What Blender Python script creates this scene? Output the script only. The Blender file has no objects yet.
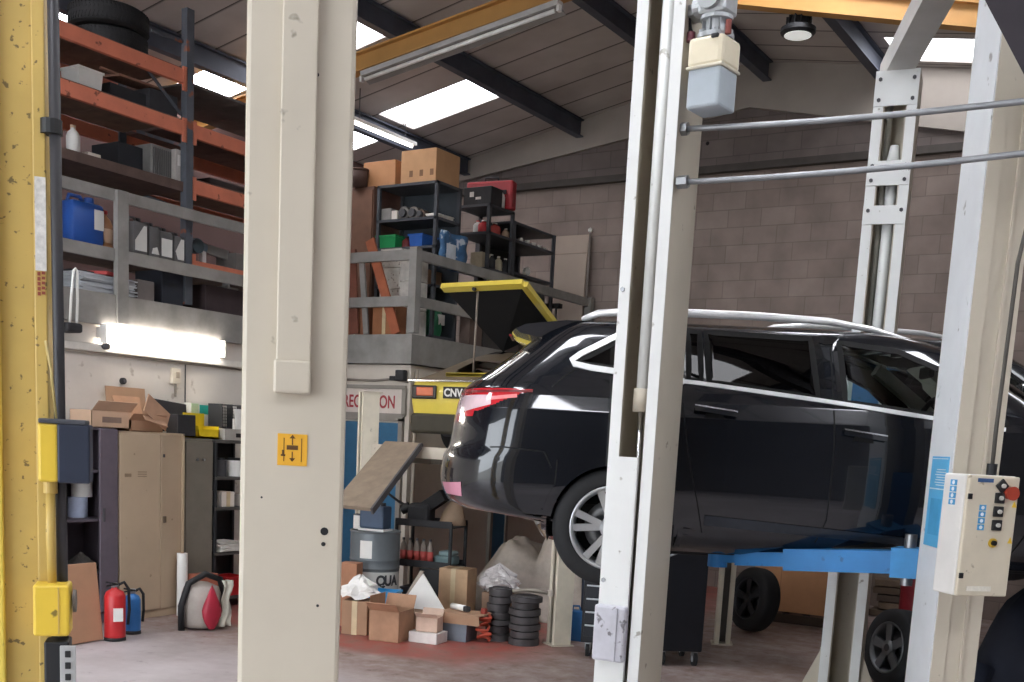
import bpy, bmesh, math, random
from mathutils import Vector, Matrix, Euler
random.seed(7)
SC = bpy.context.scene
COL = SC.collection
PI = math.pi
R = math.radians

# ---------------------------------------------------------------- camera model
F = 1100.0; EYE = 1.8; CX = 512.0
V1 = (1220.0, 480.0); VV = (134.0, 7754.0)
_b = -(V1[1] + VV[1]); _c = V1[1]*VV[1] + (V1[0]-CX)*(VV[0]-CX) + F*F
CY = (-_b - math.sqrt(_b*_b - 4*_c))/2
_Y = Vector((V1[0]-CX, V1[1]-CY, F)).normalized()
_Z = -Vector((VV[0]-CX, VV[1]-CY, F)).normalized()
_X = _Y.cross(_Z)
CAMPOS = Vector((0, 0, EYE))
def _world(v): return Vector((_X.dot(v), _Y.dot(v), _Z.dot(v)))
def ray(u, v): return _world(Vector(((u-CX)/F, (v-CY)/F, 1.0)))
def at(u, v, axis, val):
    d = ray(u, v); i = 'xyz'.index(axis)
    return CAMPOS + d*((val-CAMPOS[i])/d[i])
def dp(u, v, D): return CAMPOS + ray(u, v)*D
def fl(u, v): return at(u, v, 'z', 0.0)
FH = _world(Vector((0, 0, 1))); FH.z = 0; FH.normalize()
RH = Vector((FH.y, -FH.x, 0))
HEAD_R = math.atan2(RH.y, RH.x)          # heading of the camera's right-hand side

# ---------------------------------------------------------------- materials
def lin(hexs):
    hexs = hexs.lstrip('#'); o = []
    for i in (0, 2, 4):
        c = int(hexs[i:i+2], 16)/255.0
        o.append(c/12.92 if c <= 0.04045 else ((c+0.055)/1.055)**2.4)
    return (o[0], o[1], o[2], 1.0)
_MC = {}
def M(hexs, rough=0.6, metal=0.0, var=0.18, scale=6.0, bump=0.0, spots=None, coat=0.0, alpha=None, spec=0.5, thresh=0.62, sscale=None):
    key = (hexs, rough, metal, var, scale, bump, spots, coat, alpha, spec, thresh, sscale)
    if key in _MC: return _MC[key]
    m = bpy.data.materials.new('mat_'+hexs.strip('#')); m.use_nodes = True
    nt = m.node_tree; b = nt.nodes['Principled BSDF']
    b.inputs['Roughness'].default_value = rough; b.inputs['Metallic'].default_value = metal
    b.inputs['Specular IOR Level'].default_value = spec
    if coat:
        b.inputs['Coat Weight'].default_value = coat; b.inputs['Coat Roughness'].default_value = 0.03
    c = lin(hexs)
    tc = nt.nodes.new('ShaderNodeTexCoord')
    n = nt.nodes.new('ShaderNodeTexNoise'); n.inputs['Scale'].default_value = scale
    n.inputs['Detail'].default_value = 5; n.inputs['Roughness'].default_value = 0.6
    nt.links.new(tc.outputs['Object'], n.inputs['Vector'])
    r = nt.nodes.new('ShaderNodeValToRGB')
    r.color_ramp.elements[0].position = 0.3; r.color_ramp.elements[1].position = 0.7
    d = [max(0, x*(1-var)) for x in c[:3]]; l = [min(1, x*(1+var*0.6)) for x in c[:3]]
    r.color_ramp.elements[0].color = (*d, 1); r.color_ramp.elements[1].color = (*l, 1)
    nt.links.new(n.outputs['Fac'], r.inputs['Fac'])
    outc = r.outputs['Color']
    if spots:
        n2 = nt.nodes.new('ShaderNodeTexNoise'); n2.inputs['Scale'].default_value = sscale or scale*4
        n2.inputs['Detail'].default_value = 3
        nt.links.new(tc.outputs['Object'], n2.inputs['Vector'])
        r2 = nt.nodes.new('ShaderNodeValToRGB')
        r2.color_ramp.elements[0].position = thresh; r2.color_ramp.elements[0].color = (0, 0, 0, 1)
        r2.color_ramp.elements[1].position = thresh+0.05; r2.color_ramp.elements[1].color = (1, 1, 1, 1)
        nt.links.new(n2.outputs['Fac'], r2.inputs['Fac'])
        mx = nt.nodes.new('ShaderNodeMix'); mx.data_type = 'RGBA'
        nt.links.new(r2.outputs['Color'], mx.inputs[0]); nt.links.new(outc, mx.inputs[6])
        mx.inputs[7].default_value = lin(spots); outc = mx.outputs[2]
    nt.links.new(outc, b.inputs['Base Color'])
    if bump:
        bp = nt.nodes.new('ShaderNodeBump'); bp.inputs['Strength'].default_value = bump
        bp.inputs['Distance'].default_value = 0.02
        nt.links.new(n.outputs['Fac'], bp.inputs['Height']); nt.links.new(bp.outputs['Normal'], b.inputs['Normal'])
    if alpha is not None: b.inputs['Alpha'].default_value = alpha
    _MC[key] = m
    return m
def EM(hexs, strength):
    m = bpy.data.materials.new('glow_'+hexs.strip('#')); m.use_nodes = True
    b = m.node_tree.nodes['Principled BSDF']
    b.inputs['Base Color'].default_value = lin(hexs); b.inputs['Emission Color'].default_value = lin(hexs)
    b.inputs['Emission Strength'].default_value = strength
    n = m.node_tree.nodes.new('ShaderNodeTexNoise'); n.inputs['Scale'].default_value = 3
    return m
def GL(hexs, mixv):
    """thin glass: tinted see-through plus mirror reflection"""
    m = bpy.data.materials.new('glass_'+hexs.strip('#')); m.use_nodes = True
    nt = m.node_tree; nt.nodes.remove(nt.nodes['Principled BSDF'])
    out = nt.nodes['Material Output']
    t = nt.nodes.new('ShaderNodeBsdfTransparent'); t.inputs[0].default_value = lin(hexs)
    g = nt.nodes.new('ShaderNodeBsdfGlossy'); g.inputs['Roughness'].default_value = 0.02
    f = nt.nodes.new('ShaderNodeFresnel'); f.inputs[0].default_value = mixv
    mx = nt.nodes.new('ShaderNodeMixShader')
    nt.links.new(f.outputs[0], mx.inputs[0]); nt.links.new(t.outputs[0], mx.inputs[1]); nt.links.new(g.outputs[0], mx.inputs[2])
    nt.links.new(mx.outputs[0], out.inputs[0])
    return m

# ---------------------------------------------------------------- mesh builder
class MB:
    def __init__(self): self.bm = bmesh.new()
    def _xf(self, vs, mat):
        for v in vs: v.co = mat @ v.co
    def box(self, c, s, rot=None, bev=0.0, piv=None):
        r = bmesh.ops.create_cube(self.bm, size=1.0); vs = r['verts']
        for v in vs: v.co = Vector((v.co.x*s[0], v.co.y*s[1], v.co.z*s[2]))
        if bev:
            es = list({e for v in vs for e in v.link_edges})
            rr = bmesh.ops.bevel(self.bm, geom=es, offset=min(bev, min(s)*0.45), segments=2, affect='EDGES', profile=0.5)
            vs = list({v for f in rr['faces'] for v in f.verts} | {v for v in vs if v.is_valid})
        m = Matrix.Translation(Vector(c))
        if rot is not None: m = m @ Euler(rot).to_matrix().to_4x4()
        self._xf(vs, m); return self
    def cyl(self, p0, p1, r0, r1=None, n=16, cap=True):
        p0 = Vector(p0); p1 = Vector(p1); d = p1-p0
        r1 = r0 if r1 is None else r1
        r = bmesh.ops.create_cone(self.bm, cap_ends=cap, segments=n, radius1=r0, radius2=max(r1, 1e-5), depth=d.length)
        m = Matrix.Translation((p0+p1)/2) @ d.to_track_quat('Z', 'Y').to_matrix().to_4x4()
        self._xf(r['verts'], m); return self
    def tube(self, pts, r, n=8, closed=False):
        pts = [Vector(p) for p in pts]; rings = []; N = len(pts)
        up = None
        for i, p in enumerate(pts):
            if closed: t = pts[(i+1) % N]-pts[i-1]
            else: t = pts[min(i+1, N-1)]-pts[max(i-1, 0)]
            t.normalize()
            if up is None:
                up = Vector((0, 0, 1)) if abs(t.z) < 0.9 else Vector((1, 0, 0))
            a = t.cross(up)
            if a.length < 1e-4: a = t.cross(Vector((1, 0.3, 0)))
            a.normalize(); b = a.cross(t).normalized(); up = b
            rr = r[i] if isinstance(r, (list, tuple)) else r
            rings.append([self.bm.verts.new(p + a*math.cos(2*PI*k/n)*rr + b*math.sin(2*PI*k/n)*rr) for k in range(n)])
        K = N if closed else N-1
        for i in range(K):
            A = rings[i]; B = rings[(i+1) % N]
            for k in range(n): self.bm.faces.new((A[k], A[(k+1) % n], B[(k+1) % n], B[k]))
        if not closed:
            self.bm.faces.new(rings[0][::-1]); self.bm.faces.new(rings[-1])
        return self
    def lathe(self, prof, n=32, axis='z', c=(0, 0, 0), closed=False):
        """prof: (radius, height) pairs turned round the axis"""
        c = Vector(c); rings = []
        def pt(r, h, a):
            x, y = r*math.cos(a), r*math.sin(a)
            return c + (Vector((x, y, h)) if axis == 'z' else Vector((x, h, y)) if axis == 'y' else Vector((h, x, y)))
        for r, h in prof:
            if r < 1e-6: rings.append([self.bm.verts.new(pt(0, h, 0))])
            else: rings.append([self.bm.verts.new(pt(r, h, 2*PI*k/n)) for k in range(n)])
        seq = list(zip(rings, rings[1:]))
        if closed: seq.append((rings[-1], rings[0]))
        for A, B in seq:
            for k in range(n):
                q = (k+1) % n
                if len(A) == 1 and len(B) == 1: continue
                if len(A) == 1: self.bm.faces.new((A[0], B[q], B[k]))
                elif len(B) == 1: self.bm.faces.new((A[k], A[q], B[0]))
                else: self.bm.faces.new((A[k], A[q], B[q], B[k]))
        return self
    def prism(self, poly, vec):
        """poly: 3-D points of a flat outline, pushed along vec"""
        vec = Vector(vec); a = [self.bm.verts.new(Vector(p)) for p in poly]; b = [self.bm.verts.new(Vector(p)+vec) for p in poly]
        n = len(a); self.bm.faces.new(a[::-1]); self.bm.faces.new(b)
        for i in range(n): self.bm.faces.new((a[i], a[(i+1) % n], b[(i+1) % n], b[i]))
        return self
    def beam(self, p0, p1, w, h, upv=(0, 0, 1)):
        """square bar from p0 to p1, w across and h along upv"""
        p0 = Vector(p0); p1 = Vector(p1); d = (p1-p0).normalized(); u = Vector(upv)
        a = d.cross(u).normalized()*(w/2); b = a.cross(d).normalized()*(h/2)
        return self.prism([p0+a+b, p0-a+b, p0-a-b, p0+a-b], p1-p0)
    def grid(self, rows, wrap=False):
        V = [[self.bm.verts.new(Vector(p)) for p in r] for r in rows]
        for A, B in zip(V, V[1:]):
            n = len(A)
            for k in range(n if wrap else n-1): self.bm.faces.new((A[k], A[(k+1) % n], B[(k+1) % n], B[k]))
        return self
    def quad(self, a, b, c, d):
        self.bm.faces.new([self.bm.verts.new(Vector(p)) for p in (a, b, c, d)]); return self
    def jitter(self, amt, seed=1):
        rnd = random.Random(seed)
        for v in self.bm.verts: v.co += Vector((rnd.uniform(-1, 1), rnd.uniform(-1, 1), rnd.uniform(-1, 1)))*amt
        return self
    def build(self, name, mat, parent=None, smooth=False, thick=0.0, auto=False):
        bmesh.ops.recalc_face_normals(self.bm, faces=self.bm.faces[:])
        me = bpy.data.meshes.new(name); self.bm.to_mesh(me); self.bm.free()
        o = bpy.data.objects.new(name, me); COL.objects.link(o)
        if mat: me.materials.append(mat)
        if smooth:
            for p in me.polygons: p.use_smooth = True
            if auto:
                try: me.set_sharp_from_angle(angle=R(40))
                except Exception: pass
        if parent: o.parent = parent
        if thick:
            s = o.modifiers.new('solid', 'SOLIDIFY'); s.thickness = thick
        return o
def tag(o, label=None, cat=None, group=None, kind=None):
    if label: o['label'] = label
    if cat: o['category'] = cat
    if group: o['group'] = group
    if kind: o['kind'] = kind
    return o
def empty(name, label, cat, loc=(0, 0, 0), rz=0.0, group=None):
    o = bpy.data.objects.new(name, None); COL.objects.link(o)
    o.location = loc; o.rotation_euler = (0, 0, rz); o.empty_display_size = 0.1
    return tag(o, label, cat, group)
def struct(o): o['kind'] = 'structure'; return o
def place(o, loc, rz=0.0, rx=0.0, ry=0.0):
    o.location = loc; o.rotation_euler = (rx, ry, rz); return o
def text(s, size, mat, parent, loc, rot, ext=0.001, name='lettering', bold=0.0, ax='LEFT'):
    cu = bpy.data.curves.new(name, 'FONT'); cu.body = s; cu.size = size; cu.extrude = ext; cu.offset = bold
    cu.align_x = ax
    o = bpy.data.objects.new(name, cu); COL.objects.link(o); cu.materials.append(mat)
    o.location = loc; o.rotation_euler = rot
    me = bpy.data.meshes.new_from_object(o); bpy.data.objects.remove(o)
    o = bpy.data.objects.new(name, me); COL.objects.link(o); o.location = loc; o.rotation_euler = rot
    if not me.materials: me.materials.append(mat)
    if parent: o.parent = parent
    return o
def kids(o): return [c for c in COL.objects if c.parent == o]
def copy_tree(o, parent=None):
    c = o.copy(); COL.objects.link(c)
    if parent: c.parent = parent
    for ch in kids(o): copy_tree(ch, c)
    return c
def interp(tab, x):
    if x <= tab[0][0]: return tab[0][1]
    for (a, fa), (b, fb) in zip(tab, tab[1:]):
        if x <= b:
            t = (x-a)/(b-a); return fa+(fb-fa)*t
    return tab[-1][1]
def inpoly(x, y, P):
    r = False; n = len(P)
    for i in range(n):
        x1, y1 = P[i]; x2, y2 = P[i-1]
        if (y1 > y) != (y2 > y) and x < (x2-x1)*(y-y1)/(y2-y1)+x1: r = not r
    return r
# ================================================================ camera, world, exposure
cam = bpy.data.cameras.new('camera'); co = bpy.data.objects.new('camera', cam); COL.objects.link(co)
cam.sensor_fit = 'HORIZONTAL'; cam.sensor_width = 36; cam.lens = F/1024*36
cam.shift_y = (CY-341)/1024; cam.clip_start = 0.05; cam.clip_end = 200
rt = _world(Vector((1, 0, 0))); up = _world(Vector((0, -1, 0))); bk = _world(Vector((0, 0, -1)))
mw = Matrix((rt, up, bk)).transposed().to_4x4(); mw.translation = CAMPOS
co.matrix_world = mw
SC.camera = co
SC.view_settings.view_transform = 'Standard'; SC.view_settings.look = 'None'
SC.view_settings.gamma = 1.0; SC.view_settings.use_curve_mapping = False
SC.view_settings.exposure = 0.3
w = bpy.data.worlds.new('World'); SC.world = w; w.use_nodes = True
bg = w.node_tree.nodes['Background']
bg.inputs[0].default_value = (0.88, 0.94, 1.0, 1); bg.inputs[1].default_value = 6.5

# ================================================================ the building
YE, XL, XR, YF = 14.1, -8.75, 5.0, -4.5
XO = -11.2                                    # outer left wall above the store floor
XRIDGE, ZR, SL, SR = -5.66, 6.75, 0.185, 0.16
def zroof(x): return ZR - (SL*(XRIDGE-x) if x < XRIDGE else SR*(x-XRIDGE))
def node_mat(name, fn):
    m = bpy.data.materials.new(name); m.use_nodes = True
    nt = m.node_tree; fn(nt, nt.nodes['Principled BSDF'], nt.nodes.new, nt.links.new); return m
def ramp(new, p0, c0, p1, c1):
    r = new('ShaderNodeValToRGB'); e = r.color_ramp.elements
    e[0].position = p0; e[0].color = c0; e[1].position = p1; e[1].color = c1; return r
def mixc(new, link, fac, a, b):
    mx = new('ShaderNodeMix'); mx.data_type = 'RGBA'
    for sock, v in ((mx.inputs[0], fac), (mx.inputs[6], a), (mx.inputs[7], b)):
        if hasattr(v, 'is_output'): link(v, sock)
        else: sock.default_value = v
    return mx.outputs[2]
def floor_fn(nt, b, new, link):
    geo = new('ShaderNodeNewGeometry'); sep = new('ShaderNodeSeparateXYZ'); link(geo.outputs['Position'], sep.inputs[0])
    n1 = new('ShaderNodeTexNoise'); n1.inputs['Scale'].default_value = 0.9; n1.inputs['Detail'].default_value = 8; link(geo.outputs['Position'], n1.inputs['Vector'])
    n2 = new('ShaderNodeTexNoise'); n2.inputs['Scale'].default_value = 5.0; n2.inputs['Detail'].default_value = 8; n2.inputs['Roughness'].default_value = 0.7; link(geo.outputs['Position'], n2.inputs['Vector'])
    base = ramp(new, 0.35, lin('#a19796'), 0.65, lin('#c3bcbd')); link(n1.outputs['Fac'], base.inputs['Fac'])
    # worn red floor paint along the back and left of the workshop
    def band(sock, lo, hi):
        mr = new('ShaderNodeMapRange'); mr.inputs[1].default_value = lo; mr.inputs[2].default_value = hi; link(sock, mr.inputs[0]); return mr.outputs[0]
    def math_(op, a, c):
        q = new('ShaderNodeMath'); q.operation = op
        for i, v in enumerate((a, c)):
            if hasattr(v, 'is_output'): link(v, q.inputs[i])
            else: q.inputs[i].default_value = v
        return q.outputs[0]
    wob = math_('MULTIPLY_ADD', n1.outputs['Fac'], 1.2); nt.nodes[-1].inputs[2].default_value = -0.6
    yy = math_('ADD', sep.outputs['Y'], wob); xx = math_('ADD', sep.outputs['X'], wob)
    red = math_('MULTIPLY', band(yy, 7.0, 7.25), band(math_('MULTIPLY', xx, -1.0), 4.6, 5.2))
    wear = ramp(new, 0.42, (1, 1, 1, 1), 0.68, (0.15, 0.15, 0.15, 1)); link(n2.outputs['Fac'], wear.inputs['Fac'])
    redf = math_('MULTIPLY', red, wear.outputs['Color'])
    brown = math_('MULTIPLY', band(yy, 5.9, 6.6), 1.25)
    c1 = mixc(new, link, math_('MULTIPLY', brown, n2.outputs['Fac']), base.outputs['Color'], lin('#7d6150'))
    c0 = mixc(new, link, redf, c1, lin('#99483c'))
    st = ramp(new, 0.60, (0, 0, 0, 1), 0.72, (0.55, 0.55, 0.55, 1)); link(n2.outputs['Fac'], st.inputs['Fac'])
    c2 = mixc(new, link, st.outputs['Color'], c0, lin('#4c4442'))
    link(c2, b.inputs['Base Color']); b.inputs['Roughness'].default_value = 0.55
    rr = ramp(new, 0.3, (0.38,)*3+(1,), 0.7, (0.7,)*3+(1,)); link(n2.outputs['Fac'], rr.inputs['Fac']); link(rr.outputs['Color'], b.inputs['Roughness'])
def block_fn(nt, b, new, link):
    geo = new('ShaderNodeNewGeometry'); sep = new('ShaderNodeSeparateXYZ'); link(geo.outputs['Position'], sep.inputs[0])
    cmb = new('ShaderNodeCombineXYZ'); link(sep.outputs['X'], cmb.inputs[0]); link(sep.outputs['Z'], cmb.inputs[1])
    bt = new('ShaderNodeTexBrick'); link(cmb.outputs[0], bt.inputs['Vector'])
    bt.inputs['Scale'].default_value = 1.0; bt.inputs['Brick Width'].default_value = 0.45; bt.inputs['Row Height'].default_value = 0.225
    bt.inputs['Mortar Size'].default_value = 0.007; bt.inputs['Mortar Smooth'].default_value = 0.4; bt.inputs['Bias'].default_value = -0.1
    bt.inputs['Color1'].default_value = lin('#8a7b73'); bt.inputs['Color2'].default_value = lin('#95867e'); bt.inputs['Mortar'].default_value = lin('#7d7068')
    n = new('ShaderNodeTexNoise'); n.inputs['Scale'].default_value = 2.2; n.inputs['Detail'].default_value = 8; link(geo.outputs['Position'], n.inputs['Vector'])
    rp = ramp(new, 0.3, (0.72,)*3+(1,), 0.7, (1.08,)*3+(1,)); link(n.outputs['Fac'], rp.inputs['Fac'])
    mm = new('ShaderNodeMix'); mm.data_type = 'RGBA'; mm.blend_type = 'MULTIPLY'; mm.inputs[0].default_value = 1.0
    link(bt.outputs['Color'], mm.inputs[6]); link(rp.outputs['Color'], mm.inputs[7])
    v = new('ShaderNodeTexVoronoi'); v.inputs['Scale'].default_value = 1.5; link(cmb.outputs[0], v.inputs['Vector'])
    hp = ramp(new, 0.030, (1, 1, 1, 1), 0.045, (0, 0, 0, 1)); link(v.outputs['Distance'], hp.inputs['Fac'])
    c = mixc(new, link, hp.outputs['Color'], mm.outputs[2], lin('#201a18'))
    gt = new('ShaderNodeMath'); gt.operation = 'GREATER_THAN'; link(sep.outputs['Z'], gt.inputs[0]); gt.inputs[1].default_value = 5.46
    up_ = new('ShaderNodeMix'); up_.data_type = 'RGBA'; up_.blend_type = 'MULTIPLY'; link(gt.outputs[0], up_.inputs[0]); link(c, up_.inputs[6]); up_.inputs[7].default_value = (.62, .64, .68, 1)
    link(up_.outputs[2], b.inputs['Base Color']); b.inputs['Roughness'].default_value = 0.9
    bp = new('ShaderNodeBump'); bp.inputs['Strength'].default_value = 0.35; bp.inputs['Distance'].default_value = 0.01; bp.invert = True
    link(bt.outputs['Fac'], bp.inputs['Height']); link(bp.outputs['Normal'], b.inputs['Normal'])
def roof_fn(nt, b, new, link):
    geo = new('ShaderNodeNewGeometry'); sep = new('ShaderNodeSeparateXYZ'); link(geo.outputs['Position'], sep.inputs[0])
    q = new('ShaderNodeMath'); q.operation = 'MULTIPLY_ADD'; link(sep.outputs['Y'], q.inputs[0]); q.inputs[1].default_value = 1/0.54; q.inputs[2].default_value = 0.18
    fr = new('ShaderNodeMath'); fr.operation = 'FRACT'; link(q.outputs[0], fr.inputs[0])
    jr = new('ShaderNodeValToRGB'); e = jr.color_ramp.elements
    e[0].position = 0.0; e[0].color = (1, 1, 1, 1); e[1].position = 0.09; e[1].color = (0, 0, 0, 1); jr.color_ramp.interpolation = 'EASE'
    link(fr.outputs[0], jr.inputs['Fac'])
    n = new('ShaderNodeTexNoise'); n.inputs['Scale'].default_value = 1.6; n.inputs['Detail'].default_value = 6; link(geo.outputs['Position'], n.inputs['Vector'])
    rp = ramp(new, 0.3, lin('#b9b1ad'), 0.7, lin('#d0c9c5')); link(n.outputs['Fac'], rp.inputs['Fac'])
    c = mixc(new, link, jr.outputs['Color'], rp.outputs['Color'], lin('#3a3432'))
    link(c, b.inputs['Base Color']); b.inputs['Roughness'].default_value = 0.8
m_floor = node_mat('painted_concrete', floor_fn); m_block = node_mat('block_wall', block_fn); m_roof = node_mat('roof_sheets', roof_fn)
m_white_wall = M('#d6cfc6', 0.8, var=0.10, scale=1.5, spots='#b3a99d', thresh=0.66)
m_dark_wall = M('#5c4642', 0.85, var=0.2, scale=1.2)
m_band = M('#a39a92', 0.9, var=0.12, scale=1.5)
m_steel = M('#565b68', 0.6, 0.2, var=0.2, scale=3)
m_grey_rail = M('#8e8b87', 0.65, 0.1, var=0.25, scale=4)

struct(MB().box(((XO+XR)/2, (YF-1+YE)/2, -0.05), (XR-XO+0.6, YE-YF+1.6, 0.1)).build('floor', m_floor))
def slab_roof(name, x0, x1):
    z0, z1 = zroof(x0), zroof(x1)
    holes = SKY_L if x1 <= XRIDGE+0.01 else SKY_R
    mb = MB(); ys = sorted({YF-1, YE+0.2, *[h[2] for h in holes], *[h[3] for h in holes]})
    xs = sorted({x0, x1, *[h[0] for h in holes], *[h[1] for h in holes]})
    for xa, xb in zip(xs, xs[1:]):
        for ya, yb in zip(ys, ys[1:]):
            xm, ym = (xa+xb)/2, (ya+yb)/2
            if any(h[0] < xm < h[1] and h[2] < ym < h[3] for h in holes): continue
            mb.prism([(xa, ya, zroof(xa)), (xb, ya, zroof(xb)), (xb, yb, zroof(xb)), (xa, yb, zroof(xa))], (0, 0, 0.06))
    return struct(mb.build(name, m_roof))
SKY_L = [(-9.9, -8.2, 11.8, 12.55), (-9.9, -8.2, 9.5, 10.22), (-9.95, -8.42, 4.5, 5.25), (-10.95, -10.22, 9.35, 10.05), (-10.95, -10.22, 11.8, 12.5), (-10.95, -10.22, 7.05, 7.75), (-9.95, -8.42, 1.8, 2.5), (-7.9, -6.95, 2.2, 3.0)]
SKY_R = [(-3.75, -2.25, 13.05, 13.85), (-3.75, -2.25, 8.2, 9.0), (-3.75, -2.25, 3.6, 4.4), (0.0, 1.5, 10.0, 10.8), (0.0, 1.5, 5.2, 6.0), (-1.5, -0.5, 3.45, 3.95), (2.1, 3.6, 1.0, 1.9), (0.0, 1.6, -2.6, -1.8), (-3.75, -2.25, 0, 0.8)]  # unseen sheets over and behind the camera are added to brighten the columns
slab_roof('ceiling_left', XO-0.1, XRIDGE); slab_roof('ceiling_right', XRIDGE, XR+0.1)
m_sky = EM('#f6f8ff', 20.0); m_sky_dim = EM('#f4f6fb', 5.0)
for i, (xa, xb, ya, yb) in enumerate(SKY_L+SKY_R):
    o = MB().prism([(xa, ya, zroof(xa)+0.03), (xb, ya, zroof(xb)+0.03), (xb, yb, zroof(xb)+0.03), (xa, yb, zroof(xa)+0.03)], (0, 0, 0.02)).build('window_%d' % (i+1), m_sky_dim if (ya > 9 and xa > -10) or ya == 3.45 else m_sky)
    struct(o); o['label'] = 'daylit clear roof sheet, some added as lights'
# end wall with its raking head beam
pts = [(XO, YE, -0.05), (XR, YE, -0.05), (XR, YE, zroof(XR)), (XRIDGE, YE, ZR), (XO, YE, zroof(XO))]
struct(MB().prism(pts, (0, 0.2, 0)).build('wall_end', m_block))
mb = MB()
zb = lambda x: 6.19 - (0.125*(XRIDGE-x) if x < XRIDGE else 0.21*(x-XRIDGE))
for xa, xb in ((XO, XRIDGE), (XRIDGE, XR)):
    mb.prism([(xa, YE-0.06, zb(xa)), (xb, YE-0.06, zb(xb)), (xb, YE-0.06, zroof(xb)-0.005), (xa, YE-0.06, zroof(xa)-0.005)], (0, 0.06, 0))
struct(mb.build('trim_1', m_band))
struct(MB().box(((XO+XR)/2, YE-0.05, 5.46), (XR-XO, 0.1, 0.09)).build('trim_2', M('#4a4440', 0.8)))
# left walls
struct(MB().box((XL-0.1, (YF+9.94)/2, 1.33), (0.2, 9.94-YF, 2.66)).build('wall_left', m_white_wall))
struct(MB().box((XO-0.1, (YF+YE)/2, 2.9), (0.2, YE-YF, 5.9)).build('wall_left_upper', m_dark_wall))
# office block under the store floor
struct(MB().box(((XO-7.8)/2-0.0, (10.1+YE)/2-0.05, 1.3), (-7.8-XO, YE-10.0, 2.6)).build('wall_office', M('#c9c0b4', 0.8, var=0.12, scale=2)))
struct(MB().box(((XO-8.68)/2, (YF+9.9)/2, 2.80), (-8.68-XO, 9.9-YF, 0.28)).build('floor_store', m_grey_rail))
struct(MB().box(((XO-7.74)/2, (9.92+YE)/2, 2.77), (-7.74-XO, YE-9.92, 0.32)).build('floor_store_office', m_grey_rail))
# right wall and open front
struct(MB().box((XR+0.1, (YF+YE)/2, 2.65), (0.2, YE-YF, 5.4)).build('wall_right', M('#6b6663', .9, var=.12)))
mb = MB()
mb.box((XO+0.2, YF, 2.9), (0.5, 0.2, 5.9)).box((2.05, YF, 2.65), (5.9, 0.2, 5.4)).box((-4.2, YF, 5.2), (8.0+5.3, 0.2, 1.2)).box((-2.7, YF, 2.4), (0.5, 0.2, 4.8))
struct(mb.build('wall_front', M('#5c5755', .9, var=.1)))
for n, (xa, xb) in enumerate(((-10.7, -2.95), (-2.45, -0.9))):
    L = bpy.data.lights.new('door_daylight', 'AREA'); L.shape = 'RECTANGLE'; L.size = xb-xa; L.size_y = 4.6; L.cycles.is_portal = True
    lo = bpy.data.objects.new('door_daylight', L); COL.objects.link(lo); lo.location = ((xa+xb)/2, YF, 2.3); lo.rotation_euler = (R(-90), 0, 0)
# the apron outside the door
struct(MB().box((-3, YF-12, -0.06), (40, 22, 0.1)).build('ground_outside', M('#9a968f', 0.9)))

# steel purlins running the length of the roof
for x in (-10.02, -8.12, -6.28, -5.44, -3.94, -2.0, -0.1, 1.9):
    z = zroof(x)
    mb = MB().box((x, (YF+YE)/2-0.02, z-0.13), (0.012, YE-YF-0.1, 0.2))
    mb.box((x, (YF+YE)/2-0.02, z-0.235), (0.11, YE-YF-0.1, 0.018)).box((x, (YF+YE)/2-0.02, z-0.02), (0.11, YE-YF-0.1, 0.018))
    struct(mb.build('roof_purlin', m_steel))
# ochre portal rafter at mid span
YR = 9.6
m_ochre = M('#b98a4c', 0.6, var=0.15, scale=2)
pa = at(355, 72, 'y', YR); pb = at(548, 2, 'y', YR); sl = (pb.z-pa.z)/(pb.x-pa.x)
qa = at(745, 5, 'y', YR); qb = at(970, 27, 'y', YR); sr = (qb.z-qa.z)/(qb.x-qa.x)
xa = (qa.z-pa.z + sl*pa.x - sr*qa.x)/(sl-sr); za = pa.z+sl*(xa-pa.x)
RZ = lambda x: za+sl*(x-xa) if x < xa else za+sr*(x-xa)
for x0, x1 in ((XO, xa), (xa, XR)):
    mb = MB()
    a = Vector((x0, YR+0.06, RZ(x0))); b = Vector((x1, YR+0.06, RZ(x1)))
    u = Vector((0, 0, 1))
    for off, wd, hh in ((0.010, 0.13, 0.02), (0.10, 0.014, 0.18), (0.19, 0.13, 0.02)):
        mb.beam(a+u*off, b+u*off, wd, hh)
    struct(mb.build('portal_rafter', m_ochre))
# ================================================================ vehicle lifts
m_cream = M('#c3baa9', 0.42, var=0.07, scale=2, spots='#8f8676', thresh=0.70, sscale=14)
m_white_p = M('#e4e6e4', 0.4, var=0.05, scale=3, spots='#a7a49b', thresh=0.69, sscale=14)
m_chan = M('#8d8a80', 0.6, var=0.2, scale=4)
m_chrome = M('#d5d6d8', 0.18, 1.0, var=0.05)
m_steelb = M('#9a9c9f', 0.35, 0.9, var=0.12)
m_black = M('#16171a', 0.55, var=0.2)
m_rubber = M('#1d1d1f', 0.8, var=0.25, scale=20)
m_blue = M('#1e74b4', 0.45, var=0.15, scale=5, spots='#1c5d8c', thresh=0.66, sscale=12)
m_yel = M('#bfa258', 0.45, var=0.12, scale=3, spots='#6f5d34', thresh=0.655, sscale=45)
m_yel2 = M('#d9b83e', 0.4, var=0.08, scale=4, spots='#7d6a30', thresh=0.69, sscale=20)
m_navy = M('#20283a', 0.5, var=0.15)
m_guard = M('#c4c4cc', 0.55, var=0.15, scale=8, spots='#77757a', thresh=0.62, sscale=18)

def channel(mb, w, d, lip, t, z0, z1, y0=0.0):
    """C-section column: open side faces local -y"""
    o = [(-w/2+lip, y0), (-w/2, y0), (-w/2, y0+d), (w/2, y0+d), (w/2, y0), (w/2-lip, y0), (w/2-lip, y0+t), (w/2-t, y0+t), (w/2-t, y0+d-t), (-w/2+t, y0+d-t), (-w/2+t, y0+t), (-w/2+lip, y0+t)]
    mb.prism([(x, y, z0) for x, y in o], (0, 0, z1-z0)); return mb

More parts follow.
